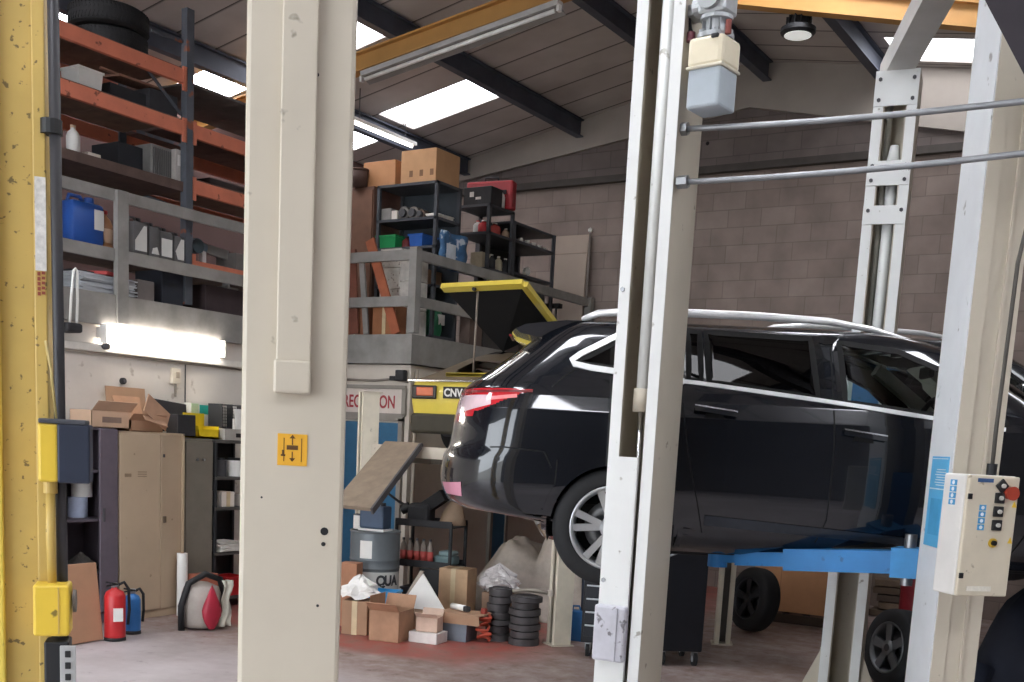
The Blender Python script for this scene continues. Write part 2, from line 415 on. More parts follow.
# ---- post with motor (open channel turned to the left)
pB = dp(635, 400, 5.3); th = HEAD_R - R(27)
B = empty('lift_post', 'cream lift column with open screw channel and motor pod, before the car tail', 'lift post', (pB.x, pB.y, 0), th, 'cream posts of the two-post lifts')
W, D = 0.235, 0.34
channel(MB(), W, D, 0.055, 0.018, 0.012, 4.05).build('column', m_cream, B)
MB().box((-W/2+0.0275, -0.004, 2.03), (0.055, 0.008, 4.03)).build('front_flange', m_white_p, B)  # both flanges coloured whiter than the column for the daylight on them
MB().box((W/2-0.0275, -0.004, 2.03), (0.055, 0.008, 4.03)).build('front_flange', m_white_p, B)
MB().box((0, 0.13, 0.006), (0.5, 0.6, 0.012)).build('base_plate', m_cream, B)
MB().cyl((0.012, 0.06, 2.03), (0.012, 0.06, 4.02), 0.03, n=20).build('screw_sleeve', m_white_p, B, True)
MB().cyl((0.012, 0.06, 1.98), (0.012, 0.06, 2.09), 0.042, n=20).build('screw_nut', m_cream, B, True)
MB().cyl((0.012, 0.06, 0.05), (0.012, 0.06, 1.98), 0.014, n=12).build('screw', m_chrome, B, True)
MB().box((-0.028, 0.0, 0.91), (0.135, 0.022, 1.70)).build('carriage_cover', m_white_p, B)
MB().box((-0.04, -0.02, 0.89), (0.165, 0.06, 0.28), bev=0.012).box((0.0, -0.056, 0.89), (0.01, 0.006, 0.27)).build('bump_guard', m_guard, B)
MB().box((0, 0.17, 4.065), (0.26, 0.36, 0.03)).build('top_plate', m_cream, B)
for zz in (0.8, 2.2, 3.6):
    MB().cyl((-W/2+0.02, -0.008, zz+0.35), (-W/2+0.02, -0.016, zz+0.35), 0.012, n=6).build('bolt', m_steelb, B)

# ---- motor pod with reduction gear hung on that post
loc = dp(710, 112, 5.0)
Mo = empty('lift_motor', 'cream and grey square motor pod under silver gearbox at head of the lift column', 'motor', (loc.x, loc.y, loc.z), HEAD_R-R(38))
Mo.scale = (.98, .98, .82)
mw_, md_ = 0.17, 0.17
MB().box((0, 0, 0.105), (mw_, md_, 0.21), bev=0.015).build('lower_cover', M('#aab4bb', 0.45, var=0.08), Mo)
MB().box((0, 0, 0.29), (mw_+0.012, md_+0.012, 0.16), bev=0.022).build('upper_cover', M('#e2d8bd', 0.45, var=0.06), Mo)
MB().box((0, 0, 0.212), (mw_+0.016, md_+0.016, 0.018), bev=0.006).build('seam_rim', M('#d7cfba', 0.45), Mo)
mb = MB().cyl((0, 0, 0.37), (0, 0, 0.395), 0.085, n=24)
for k in range(6):
    a = k*PI/3; mb.cyl((0.075*math.cos(a), 0.075*math.sin(a), 0.385), (0.075*math.cos(a), 0.075*math.sin(a), 0.41), 0.012, n=6)
mb.build('flange', M('#a9adb0', 0.4, 0.6), Mo)
mb = MB().cyl((0, 0, 0.395), (0, 0, 0.47), 0.05, n=20).cyl((0, 0, 0.47), (0, 0, 0.49), 0.075, n=20).box((0, 0, 0.56), (0.14, 0.14, 0.14), bev=0.02)
mb.cyl((-0.07, 0, 0.56), (-0.11, 0, 0.56), 0.05).cyl((0, -0.07, 0.56), (0, -0.095, 0.56), 0.055)
mb.build('gearbox', M('#b4b8ba', 0.4, 0.5), Mo)
mb = MB()
for k in range(8):
    a = k*PI/4; mb.box((0.052*math.cos(a), 0.052*math.sin(a), 0.432), (0.03, 0.006, 0.07), (0, 0, a))
mb.build('fins', M('#a2a6a8', 0.4, 0.6), Mo)
MB().cyl((0.09, -0.05, 0.37), (0.09, -0.05, 0.44), 0.014).build('drain_plug', M('#7d3a30', 0.6), Mo)
MB().box((0.05, -md_/2-0.008, 0.355), (0.035, 0.02, 0.02), bev=0.004).build('cable_gland', m_black, Mo)
MB().tube([(-0.1, 0.0, 0.58), (-0.16, 0.0, 0.55), (-0.155, 0.02, 0.47), (-0.13, 0.02, 0.41)], 0.014, 8).build('motor_cable', m_black, Mo, True)
MB().cyl((-0.13, 0.0, 0.44), (-0.13, 0.0, 0.39), 0.02).build('plug', M('#6d3540', 0.5), Mo)
mb = MB().box((-0.155, 0.03, 0.55), (0.12, 0.1, 0.06), bev=0.006)
mb.build('bracket', m_steelb, Mo)

# ---- near column on the left of the bay, seen from its back
pC = dp(295.5, 340, 2.9); thC = math.atan2(-pC.x*1, pC.y) * 1.0
Cc = empty('lift_post', 'large cream lift column with yellow hoist warning sticker and grey cover channel', 'lift post', (pC.x, pC.y, 0), 0, 'cream posts of the two-post lifts')
Cc.rotation_euler.z = math.atan2(pC.y, pC.x) - PI/2 - R(1.5)
Wc = 0.274
mb = MB().box((0, 0.14, 2.05), (Wc, 0.28, 4.08), bev=0.012)
mb.build('column', m_cream, Cc)
MB().box((0, 0.14, 0.006), (0.5, 0.55, 0.012)).build('base_plate', m_cream, Cc)
x0 = -0.137+0.274*0.325; wv = 0.274*0.325
MB().box((x0+wv/2, -0.012, 3.03), (wv, 0.03, 2.10), bev=0.004).build('cover_channel', m_cream, Cc)
MB().box((x0+wv/2-0.002, -0.018, 1.94), (wv+0.006, 0.045, 0.085), bev=0.006).build('cover_foot', m_cream, Cc)
st = MB().box((-0.002, -0.0015, 1.75), (0.078, 0.003, 0.084)).build('warning_sticker', M('#e2a92f', 0.5, var=0.05), Cc); st['label'] = 'yellow hoist warning sticker'
m_ink = M('#5a3a12', 0.6)
mb = MB()
for sx in (-0.022, 0.024): mb.box((-0.002+sx, -0.0035, 1.750), (0.002, 0.001, 0.062))
mb.box((-0.002, -0.0035, 1.756), (0.03, 0.001, 0.012)).box((-0.002, -0.0035, 1.773), (0.003, 0.001, 0.02)).box((-0.002, -0.0035, 1.735), (0.003, 0.001, 0.02)).box((-0.026, -0.0035, 1.735), (0.012, 0.001, 0.005)).box((-0.026, -0.0035, 1.743), (0.006, 0.001, 0.012))
mb.prism([(-0.010, -0.003, 1.780), (0.006, -0.003, 1.780), (-0.002, -0.003, 1.79)], (0, -0.001, 0)).prism([(-0.010, -0.003, 1.728), (0.006, -0.003, 1.728), (-0.002, -0.003, 1.718)], (0, -0.001, 0))
mb.build('sticker_print', m_ink, st)
for px, pz, pr in ((0.088, 1.535, .011), (0.086, 1.50, .006), (0.075, 1.33, .004), (0.04, 2.70, .005), (-0.08, 1.62, .003)):
    MB().cyl((px, -0.0015, pz), (px, 0.004, pz), pr, n=10).build('bolt_hole', m_black, Cc)

# ---- yellow column at the far left edge with its switch boxes
pY = dp(10, 340, 3.2)
Yp = empty('lift_post', 'chipped yellow lift column with black cable pipe and switch boxes', 'lift post', (pY.x, pY.y, 0), math.atan2(pY.y, pY.x)-PI/2-R(8))
MB().box((-0.04, 0.16, 2.02), (0.27, 0.30, 4.02), bev=0.012).build('column', m_yel, Yp)
MB().box((-0.04, 0.2, 0.006), (0.5, 0.5, 0.012)).build('base_plate', m_yel, Yp)
MB().box((-0.105, -0.006, 2.02), (0.16, 0.03, 4.0), bev=0.006).build('cover_strip', M('#d9bf55', 0.4, var=0.08, spots='#8a7a3c', thresh=0.72, sscale=14), Yp)
MB().box((0.085, 0.05, 2.02), (0.035, 0.11, 4.0), bev=0.004).build('side_flange', m_yel, Yp)
st = MB().box((0.087, -0.0065, 2.35), (0.03, 0.002, 0.26)).build('instruction_sticker', M('#c9c6c0', 0.6, var=0.25, scale=60), Yp); st['label'] = 'pale instruction strip'
mb = MB()
for k in range(5):
    mb.box((0.081, -0.007, 2.155+k*0.014), (0.008, 0.002, 0.010)).box((0.093, -0.007, 2.158+k*0.014), (0.009, 0.002, 0.008))
mb.build('red_marks', M('#8c3a2c', 0.6), Yp)
pp = MB().cyl((0.143, 0.0, 0.05), (0.120, 0.0, 3.95), 0.016, n=14).build('cable_pipe', M('#2b2a2f', 0.5), Yp, True)
mb = MB()
mb.cyl((0.118, 0.0, 2.60), (0.118, 0.0, 2.64), 0.03)
mb.build('pipe_clip', m_black, Yp)
bx = MB().box((0.108, -0.03, 1.70), (0.055, 0.11, 0.17), bev=0.008).build('switch_box', m_yel2, Yp); bx['label'] = 'yellow and navy switch box'
MB().box((0.178, -0.03, 1.70), (0.09, 0.114, 0.172), bev=0.006).build('box_cover', m_navy, bx)
MB().box((0.148, -0.03, 1.792), (0.13, 0.12, 0.014), bev=0.004).build('box_cap', M('#4a4c52', 0.5, 0.4), bx)
MB().cyl((0.108, -0.03, 1.62), (0.108, -0.03, 1.58), 0.02).build('cable_gland', m_yel, bx)
MB().tube([(0.108, -0.03, 1.59), (0.106, -0.03, 1.45), (0.110, -0.03, 1.31)], 0.013, 10).build('conduit', m_yel, Yp, True)
by = MB().box((0.112, -0.035, 1.235), (0.10, 0.11, 0.155), bev=0.008).build('junction_box', m_yel2, Yp); by['label'] = 'yellow junction box'
MB().box((0.133, -0.035, 1.235), (0.004, 0.115, 0.14)).build('lid_edge', m_yel, by)
MB().cyl((0.168, -0.02, 1.255), (0.176, -0.02, 1.255), 0.035, n=20).build('knockout', M('#6b6560', 0.6), by)
bz = MB().box((0.125, -0.03, 1.05), (0.07, 0.1, 0.18), bev=0.006).build('isolator_box', m_black, Yp); bz['label'] = 'black isolator box with grey plate'
mb = MB().box((0.158, -0.088, 1.07), (0.045, 0.01, 0.12), bev=0.003)
mb.build('face_plate', M('#a6a6a6', 0.5), bz)
mb = MB()
for k in range(3): mb.box((0.158, -0.095, 1.035+k*0.035), (0.016, 0.006, 0.02), bev=0.002)
mb.build('rocker', m_black, bz)
MB().tube([(0.10, -0.045, 2.02), (0.115, -0.05, 1.94), (0.128, -0.045, 1.80)], 0.004, 6).build('wire', M('#b9a56a', 0.5), Yp, True)

# ---- the lift that carries the dark estate car
CARH = HEAD_R - R(3)                                   # heading of the car's nose
CF = Vector((math.cos(CARH), math.sin(CARH), 0)); CL = Vector((-CF.y, CF.x, 0))
def post_A(name, label, pos, rz, w, d, h, chan):
    P = empty(name, label, 'lift post', (pos.x, pos.y, 0), rz, 'cream posts of the two-post lifts')
    channel(MB(), w, d, w*0.26, 0.018, 0.012, h).build('column', m_cream, P)
    MB().box((0, d/2, 0.006), (w+0.25, d+0.3, 0.012)).build('base_plate', m_cream, P)
    return P
# far post: channel side turned to the car (towards us)
pF = dp(856, 500, 8.3)
FP = post_A('lift_post', 'cream lift column behind the estate car, with blue carriage inside its channel', pF, CARH-R(20), 0.30, 0.26, 4.56, True)
for sx in (-1, 1): MB().box((sx*0.115, -0.005, 2.28), (0.07, 0.01, 4.54)).build('front_flange', m_white_p, FP)
MB().cyl((0.02, 0.09, 2.0), (0.02, 0.09, 3.9), 0.04, n=20).build('screw_sleeve', m_white_p, FP, True)
MB().cyl((-0.045, 0.12, 2.0), (-0.045, 0.12, 4.4), 0.022, n=14).build('guide_tube', m_chan, FP, True)
for zc, hz in ((3.86, .17), (4.44, .24), (3.57, .13)): MB().box((0, -0.012, zc), (0.30, 0.016, hz)).build('cross_plate', m_white_p, FP)
for z in (3.60, 3.81, 3.91, 4.36, 4.5):
    for sx in (-0.115, 0.115): MB().cyl((sx, -0.02, z), (sx, -0.032, z), 0.014, n=6).build('bolt', M('#4d4d50', 0.5, 0.5), FP)
MB().cyl((0.02, 0.05, 3.95), (0.02, 0.05, 4.06), 0.05, 0.03).build('screw_nut', m_white_p, FP, True)
MB().box((0, -0.02, 2.35), (0.19, 0.16, 0.34)).box((0, 0.04, 1.45), (0.19, 0.1, 0.5)).build('carriage', m_blue, FP)
for sx in (-1, 1):
    MB().prism([(sx*0.15, 0.02, 0.0), (sx*0.15, 0.24, 0.0), (sx*0.15, 0.13, 0.35), (sx*0.15, 0.04, 0.35)], (sx*0.012, 0, 0)).build('gusset', m_cream, FP)
    MB().prism([(sx*0.163, 0.03, 0.0), (sx*0.3, 0.03, 0.0), (sx*0.163, 0.03, 0.32)], (0, 0.012, 0)).build('foot_gusset', m_cream, FP)
# near post: its back turned to us
pN = dp(946, 500, 5.35)
NP = post_A('lift_post', 'cream lift column in front of the estate car with control cabinet and blue label', pN, CARH+PI-R(0), 0.205, 0.36, 4.56, True)
MB().box((0.1045, 0.19, 2.28), (0.006, 0.34, 4.54)).build('lit_side_plate', M('#dfe3e6', 0.4, var=0.05, spots='#9b9a98', thresh=0.67, sscale=10), NP)  # bluish white colour puts daylight on the column's left face
MB().box((0.072, 0.364, 2.28), (0.06, 0.01, 4.54)).build('back_strip', m_cream, NP)
MB().box((-0.03, 0.366, 2.28), (0.012, 0.014, 4.54)).build('back_rib', m_cream, NP)
lb = MB().box((0.109, 0.20, 1.63), (0.003, 0.24, 0.42)).build('instruction_label', M('#5db2e0', 0.5, var=0.06), NP); lb['label'] = 'blue instruction label'
mb = MB().box((0.1112, 0.2, 1.69), (0.001, 0.22, 0.006)).box((0.1112, 0.2, 1.83), (0.001, 0.22, 0.004))
for k in range(7): mb.box((0.1112, 0.23, 1.78-k*0.012), (0.001, 0.12+0.02*(k % 3), 0.004))
mb.build('label_print', M('#dcebf3', 0.5), lb)
mb = MB().box((0.1112, 0.2, 1.56), (0.001, 0.15, 0.17)).build('diagram', M('#4a9fd0', 0.5), lb)
# arms of the near post
mbA = MB()
def on_np(p): return NP.matrix_world.inverted() @ p
bpy.context.view_layer.update()
armz = 1.235
a0 = Vector((pN.x, pN.y, 1.315)) + CL*0.12 - CF*0.02
a1 = at(738, 558, 'z', armz); a2 = at(706, 549, 'z', armz+0.02)
NPi = NP.matrix_world.inverted()
def lp(v): return NPi @ v
d_ = (a1-a0).normalized()
MB().beam(lp(a0), lp(a0+d_*0.72*(a1-a0).length), 0.13, 0.115).build('swing_arm', m_blue, NP)
MB().beam(lp(a0+d_*0.4), lp(a1), 0.10, 0.075).build('arm_extension', m_blue, NP)
MB().beam(lp(a0+d_*0.62*(a1-a0).length), lp(a1+d_*0.16), 0.07, 0.05).build('arm_tip', m_blue, NP)
pe = a1+d_*0.12
MB().cyl(lp(pe+Vector((0, 0, -0.05))), lp(pe+Vector((0, 0, 0.05))), 0.055, n=20).build('pad_holder', m_blue, NP)
MB().cyl(lp(pe+Vector((0, 0, 0.05))), lp(pe+Vector((0, 0, 0.075))), 0.06, n=20).build('rubber_pad', m_rubber, NP)
MB().beam(lp(a0-Vector((0, 0, 0.005))+d_*0.02), lp(a0+d_*0.16), 0.15, 0.15).build('arm_hinge', M('#2a86c4', 0.45), NP)
MB().cyl(lp(a0+d_*0.09+Vector((0, 0, -0.12))), lp(a0+d_*0.09+Vector((0, 0, 0.14))), 0.03).build('hinge_pin', m_steelb, NP)
b1 = a0 + CF*0.30 + CL*0.62; b1.z = armz-.055
MB().beam(lp(a0+CF*0.05), lp(b1), 0.12, 0.12).build('swing_arm', m_blue, NP)
MB().cyl(lp(b1+Vector((0, 0, -0.05))), lp(b1+Vector((0, 0, 0.07))), 0.055).build('pad_holder', m_blue, NP)
MB().box((0, 0.06, 1.42), (0.12, 0.12, 0.62)).build('carriage', m_blue, NP)
# far post arms
FPi = FP.matrix_world.inverted()
def fp(v): return FPi @ v
f0 = Vector((pF.x, pF.y, armz)) - CL*0.02
for s in (-1, 1):
    f1 = f0 + CF*s*0.85 - CL*0.62 - Vector((0, 0, .055))
    MB().beam(fp(f0), fp(f1), 0.12, 0.12).build('swing_arm', m_blue, FP)
    MB().cyl(fp(f1+Vector((0, 0, -0.05))), fp(f1+Vector((0, 0, 0.07))), 0.055).build('pad_holder', m_blue, FP)
# overhead tie bar
p0 = dp(891, 88, 8.2); p1 = Vector((pN.x, pN.y, p0.z+0.02)) + CF*0.03
mb = MB().beam(p0+Vector((0, 0, 0.01)), p1+Vector((0, 0, 0.01)), 0.19, 0.02).beam(p0+RH*0.09-Vector((0, 0, -0.08)), p1+RH*0.09-Vector((0, 0, -0.08)), 0.012, 0.16).beam(p0-RH*0.09-Vector((0, 0, -0.08)), p1-RH*0.09-Vector((0, 0, -0.08)), 0.012, 0.16)
tb = mb.build('tie_bar', M('#c9c8c4', 0.5, var=0.1, scale=3)); tag(tb, 'grey overhead channel bar tying the two lift columns together', 'beam')
# control cabinet
cb = dp(978, 596, 4.79)
Cb = empty('control_cabinet', 'cream lift control cabinet with red stop knob and black push buttons', 'control box', (cb.x, cb.y, cb.z), CARH+R(16))
cw, cd, chh = 0.25, 0.155, 0.522
MB().box((0, cd/2, chh/2), (cw, cd, chh), bev=0.008).build('cabinet_body', M('#dcdad5', 0.4, var=0.06, spots='#b5b2ab', thresh=0.7), Cb)
dr = MB().box((0.0, -0.012, chh/2), (cw-0.004, 0.022, chh-0.004), bev=0.006).build('cabinet_door', M('#d3c9b4', 0.45, var=0.08, spots='#aa9f8a', thresh=0.68), Cb)
mb = MB()
for z in (0.09, 0.43): mb.box((-cw/2+0.012, -0.026, z), (0.02, 0.008, 0.024), bev=0.002)
mb.build('door_hinge', m_black, dr)
def btn(x, z, rot=0.0):
    MB().box((x, -0.028, z), (0.045, 0.012, 0.045), (0, rot, 0), bev=0.003).build('button_plate', M('#1e1e20', 0.5), dr)
    MB().cyl((x, -0.030, z), (x, -0.044, z), 0.009, n=14).build('push_button', M('#c9c7c0', 0.4), dr)
btn(0.035, 0.50-0.02, R(45))
for z in (0.428, 0.37, 0.312): btn(0.03, z)
MB().cyl((0.074, -0.022, 0.45), (0.074, -0.055, 0.45), 0.026, 0.03, n=20).build('emergency_stop', M('#a5402e', 0.4), dr)
mb = MB().cyl((0.022, -0.022, 0.235), (0.022, -0.03, 0.235), 0.02, n=20)
mb.build('key_surround', M('#d9b13a', 0.5), dr)
MB().cyl((0.022, -0.03, 0.235), (0.022, -0.042, 0.235), 0.011, n=14).build('key_switch', m_black, dr)
m_lab = M('#4f9ed0', 0.5)
for (cx_, cz, par, yy) in ((-0.045, 0.345, dr, -0.0245),):
    mb = MB()
    for k in range(4): mb.box((cx_, yy, cz-0.045+k*0.028), (0.032, 0.002, 0.024))
    mb.build('function_label', m_lab, par)
    mb = MB()
    for k in range(4): mb.cyl((cx_, yy-0.001, cz-0.045+k*0.028), (cx_, yy-0.002, cz-0.045+k*0.028), 0.008, n=10)
    mb.build('label_symbols', M('#e8eef0', 0.5), par)
mb = MB()
for k in range(4): mb.box((-cw/2-0.001, 0.08, 0.40+k*0.028), (0.002, 0.045, 0.024))
mb.build('function_label', m_lab, Cb)
mb = MB()
for k in range(4): mb.cyl((-cw/2-0.002, 0.08, 0.40+k*0.028), (-cw/2-0.003, 0.08, 0.40+k*0.028), 0.009, n=10)
mb.build('label_symbols', M('#e8eef0', 0.5), Cb)
MB().box((-0.045, -0.0245, 0.50), (0.075, 0.002, 0.016)).build('maker_strip', M('#3d5a86', 0.5), dr)
for z in (0.25, 0.405):
    MB().prism([(0.095, -0.0235, z-0.015), (0.125-0.006, -0.0235, z-0.015), (0.107, -0.0235, z+0.012)], (0, -0.001, 0)).build('hazard_sticker', M('#e0bb33', 0.5), dr)
MB().box((-0.02, -0.0245, 0.035), (0.12, 0.002, 0.022)).build('type_label', M('#e4dfd2', 0.5, var=0.1, scale=80), dr)
MB().cyl((0.06, 0.09, chh), (0.06, 0.09, chh+0.05), 0.022).build('cable_gland', m_black, Cb)
MB().tube([(0.06, 0.09, chh+0.04), (0.065, 0.10, chh+0.2), (0.09, 0.12, chh+0.9), (0.125, 0.14, chh+1.05), (0.2, 0.15, chh+1.1)], 0.009, 8).build('cable', M('#4a4640', 0.6), Cb, True)

# wires slung across the bay
for (a, b, l) in (((684, 129, 5.1), (1060, 97, 4.3), 'upper of two grey steel tie rods slung from the motor lift column'), ((684, 182, 5.1), (1060, 149, 4.3), 'lower of two grey steel tie rods slung from the motor lift column')):
    A = dp(*a); Bv = dp(*b); pts = []
    for k in range(13):
        t = k/12; p = A.lerp(Bv, t); p.z -= 0.03*4*t*(1-t)*0.5; pts.append(p)
    Bv2 = Bv + (Bv-A).normalized()*2.6; pts.append(Bv2)
    wr = MB().tube(pts, 0.0135, 8).build('tie_rod', M('#8b8d90', 0.4, 0.6), None, True); tag(wr, l, 'rod', 'steel tie rods')
    MB().cyl(A-(Bv-A).normalized()*0.03, A+(Bv-A).normalized()*0.02, 0.03, n=6).build('lock_nut', m_steelb, wr)
# ================================================================ the cars
GLASS_DARK = GL('#181b1d', 1.5); GLASS_CLEAR = GL('#d3dcd7', 1.42)
m_trim = M('#0c0c0d', 0.6, var=0.1, spec=.25)
m_well = M('#101012', 0.9)
class Body:
    """car body described by horizontal slices: rear end, front end and half width by height"""
    def __init__(s, xr, xf, hw, rl, fl_, taper=0.02, xc=1.3, ex=3.0):
        s.xr, s.xf, s.hw, s.rl, s.fl, s.taper, s.xc, s.ex = xr, xf, hw, rl, fl_, taper, xc, ex
    def y(s, x, z):
        a, b = interp(s.xr, z), interp(s.xf, z); w = interp(s.hw, z)
        dr = max(0, min(1, (x-a)/interp(s.rl, z))); df = max(0, min(1, (b-x)/interp(s.fl, z)))
        w *= math.sqrt(max(0, 1-(1-dr)**s.ex)) * math.sqrt(max(0, 1-(1-df)**2.6))
        return w*(1-s.taper*((x-s.xc)/2)**2)
    def at(s, x, z, off=0.0, side=-1):
        e = 0.01
        y = s.y(x, z); dx = (s.y(x+e, z)-s.y(x-e, z))/(2*e); dz = (s.y(x, z+e)-s.y(x, z-e))/(2*e)
        n = Vector((-dx, 1, -dz)).normalized()
        p = Vector((x, y, z))+n*off
        return Vector((p.x, side*p.y, p.z))
    def rows(s, zs, N):
        out = []
        for z in zs:
            a, b = interp(s.xr, z), interp(s.xf, z); row = []
            us = []
            for k in range(N+1):
                t = k/N; us.append(t)
            def mapx(t):
                if t < 0.22: return a+interp(s.rl, z)*((t/0.22)**1.7)
                if t > 0.84: return b-interp(s.fl, z)*(((1-t)/0.16)**1.7)
                q = (t-0.22)/0.62; return (a+interp(s.rl, z))*(1-q)+(b-interp(s.fl, z))*q
            xs = [mapx(t) for t in us]
            row = [Vector((x, -s.y(x, z), z)) for x in xs] + [Vector((x, s.y(x, z), z)) for x in xs[-2:0:-1]]
            out.append(row)
        return out
def split_build(bm_rows, classify, names, parent, top_cap=True):
    """grid of slices cut into several meshes: classify(centre) gives the part a face belongs to"""
    parts = {}
    n = len(bm_rows[0])
    for A, B in zip(bm_rows, bm_rows[1:]):
        for k in range(n):
            q = (k+1) % n; c = (A[k]+A[q]+B[q]+B[k])/4
            parts.setdefault(classify(c), []).append((A[k], A[q], B[q], B[k]))
    objs = {}
    for key, quads in parts.items():
        if key is None or key not in names: continue
        mb = MB(); vm = {}
        def vv(p):
            kk = (round(p.x, 5), round(p.y, 5), round(p.z, 5))
            if kk not in vm: vm[kk] = mb.bm.verts.new(p)
            return vm[kk]
        for f in quads:
            vs = []
            for p in f:
                v = vv(p)
                if v not in vs: vs.append(v)
            if len(vs) >= 3:
                try: mb.bm.faces.new(vs)
                except ValueError: pass
        if key == 'body' and top_cap:
            try: mb.bm.faces.new([vv(p) for p in bm_rows[-1]])
            except ValueError: pass
        nm, mat = names[key]
        objs[key] = mb.build(nm, mat, parent, True)
    return objs
def side_panel(body, poly, off, side, mat, name, parent, nx=14, nz=10, grow=0.0):
    """a pane following the body side, filling a polygon given in (x, z)"""
    xs = [p[0] for p in poly]; mb = MB()
    def zr(x):
        hits = []
        n = len(poly)
        for i in range(n):
            (x1, z1), (x2, z2) = poly[i], poly[i-1]
            if min(x1, x2)-1e-9 <= x <= max(x1, x2)+1e-9 and abs(x2-x1) > 1e-6: hits.append(z1+(z2-z1)*(x-x1)/(x2-x1))
        return min(hits), max(hits)
    kn = sorted({round(x, 4) for x in xs} | {min(xs)+(max(xs)-min(xs))*k/nx for k in range(nx+1)})
    kn[0] += 1e-4; kn[-1] -= 1e-4
    rows = []
    for x in kn:
        lo, hi = zr(x); rows.append([body.at(x, lo+(hi-lo)*k/nz, off, side) for k in range(nz+1)])
    mb.grid(rows); return mb.build(name, mat, parent, True)
def ribbon(body, path, w, off, side, mat, name, parent, thick=0.006, closed=False):
    """raised strip following the body side along a path in (x, z)"""
    pts = []
    n = len(path)
    for i in range(n if closed else n-1):
        (x1, z1), (x2, z2) = path[i], path[(i+1) % n]
        L = math.hypot(x2-x1, z2-z1); m = max(1, int(L/0.05))
        for k in range(m): pts.append((x1+(x2-x1)*k/m, z1+(z2-z1)*k/m))
    if not closed: pts.append(path[-1])
    N = len(pts); rows = []
    for i, (x, z) in enumerate(pts):
        a = pts[i-1] if (closed or i) else pts[0]; b = pts[(i+1) % N] if (closed or i < N-1) else pts[-1]
        tx, tz = b[0]-a[0], b[1]-a[1]; l = math.hypot(tx, tz) or 1; nx, nz = -tz/l, tx/l
        rows.append([body.at(x+nx*w/2, z+nz*w/2, off, side), body.at(x+nx*w/2, z+nz*w/2, off+thick, side), body.at(x-nx*w/2, z-nz*w/2, off+thick, side), body.at(x-nx*w/2, z-nz*w/2, off, side)])
    mb = MB()
    V = [[mb.bm.verts.new(p) for p in r] for r in rows]
    K = N if closed else N-1
    for i in range(K):
        A, B = V[i], V[(i+1) % N]
        for k in range(4): mb.bm.faces.new((A[k], A[(k+1) % 4], B[(k+1) % 4], B[k]))
    if not closed: mb.bm.faces.new(V[0][::-1]); mb.bm.faces.new(V[-1])
    return mb.build(name, mat, parent)
def wheel(parent, loc, side, r=0.317, rim=0.226, wid=0.205, name='wheel', m_rim=None, spokes=5, style='twin'):
    """side -1: outer face towards local -y"""
    o = MB().lathe([(rim-0.012, -wid/2+0.012), (rim+0.01, -wid/2), (r-0.03, -wid/2+0.004), (r-0.008, -wid/2+0.022), (r, -wid/2+0.05), (r, wid/2-0.05), (r-0.008, wid/2-0.022), (r-0.03, wid/2-0.004), (rim+0.01, wid/2), (rim-0.012, wid/2-0.012)], 48, 'y', closed=True).build(name, M('#1b1c1f', 0.75, var=0.2, scale=30), parent, True)
    o.location = loc
    if side > 0: o.rotation_euler = (0, 0, PI)
    mr = m_rim or M('#c9ccd0', 0.3, 0.85, var=0.06)
    MB().lathe([(rim-0.02, -wid/2+0.02), (rim, -wid/2+0.006), (rim-0.004, -wid/2-0.002), (rim-0.016, -wid/2+0.004), (rim-0.03, -wid/2+0.03), (rim-0.035, wid/2-0.02), (rim-0.012, wid/2-0.02)], 48, 'y', closed=True).build('rim', mr, o, True)
    mb = MB(); y0 = -wid/2+0.018
    for k in range(spokes):
        a = 2*PI*k/spokes + PI/2+0.15
        for da in ((-0.16, 0.16) if style == 'twin' else (0,)):
            ci, si = math.cos(a+da*0.75), math.sin(a+da*0.75); co_, so = math.cos(a+da*1.25), math.sin(a+da*1.25)
            ti = Vector((-si, 0, ci)); to = Vector((-so, 0, co_))
            w1, w2 = (0.016, 0.020) if style == 'twin' else (0.03, 0.04)
            pi_ = Vector((ci*0.045, y0-0.004, si*0.045)); po = Vector((co_*(rim-0.015), y0-0.006, so*(rim-0.015)))
            mb.prism([pi_+ti*w1, po+to*w2, po-to*w2, pi_-ti*w1], (0, 0.026, 0))
    mb.build('spokes', mr, o)
    MB().cyl((0, y0-0.01, 0), (0, y0+0.04, 0), 0.062, n=24).build('hub', mr, o, True)
    MB().cyl((0, y0-0.014, 0), (0, y0-0.008, 0), 0.03, n=20).build('centre_cap', M('#2a2c30', 0.4), o)
    MB().lathe([(0.145, y0+0.07), (0.145, y0+0.085), (0.05, y0+0.085), (0.05, y0+0.07)], 36, 'y', closed=True).build('brake_disc', M('#77787a', 0.4, 0.8), o, True)
    MB().box((0.11, y0+0.08, 0.04), (0.07, 0.06, 0.13), bev=0.012).build('caliper', M('#4c4d50', 0.6, 0.3), o)
    MB().lathe([(rim-0.035, wid/2-0.03), (0.0, wid/2-0.03)], 36, 'y').build('wheel_back', m_well, o)
    return o

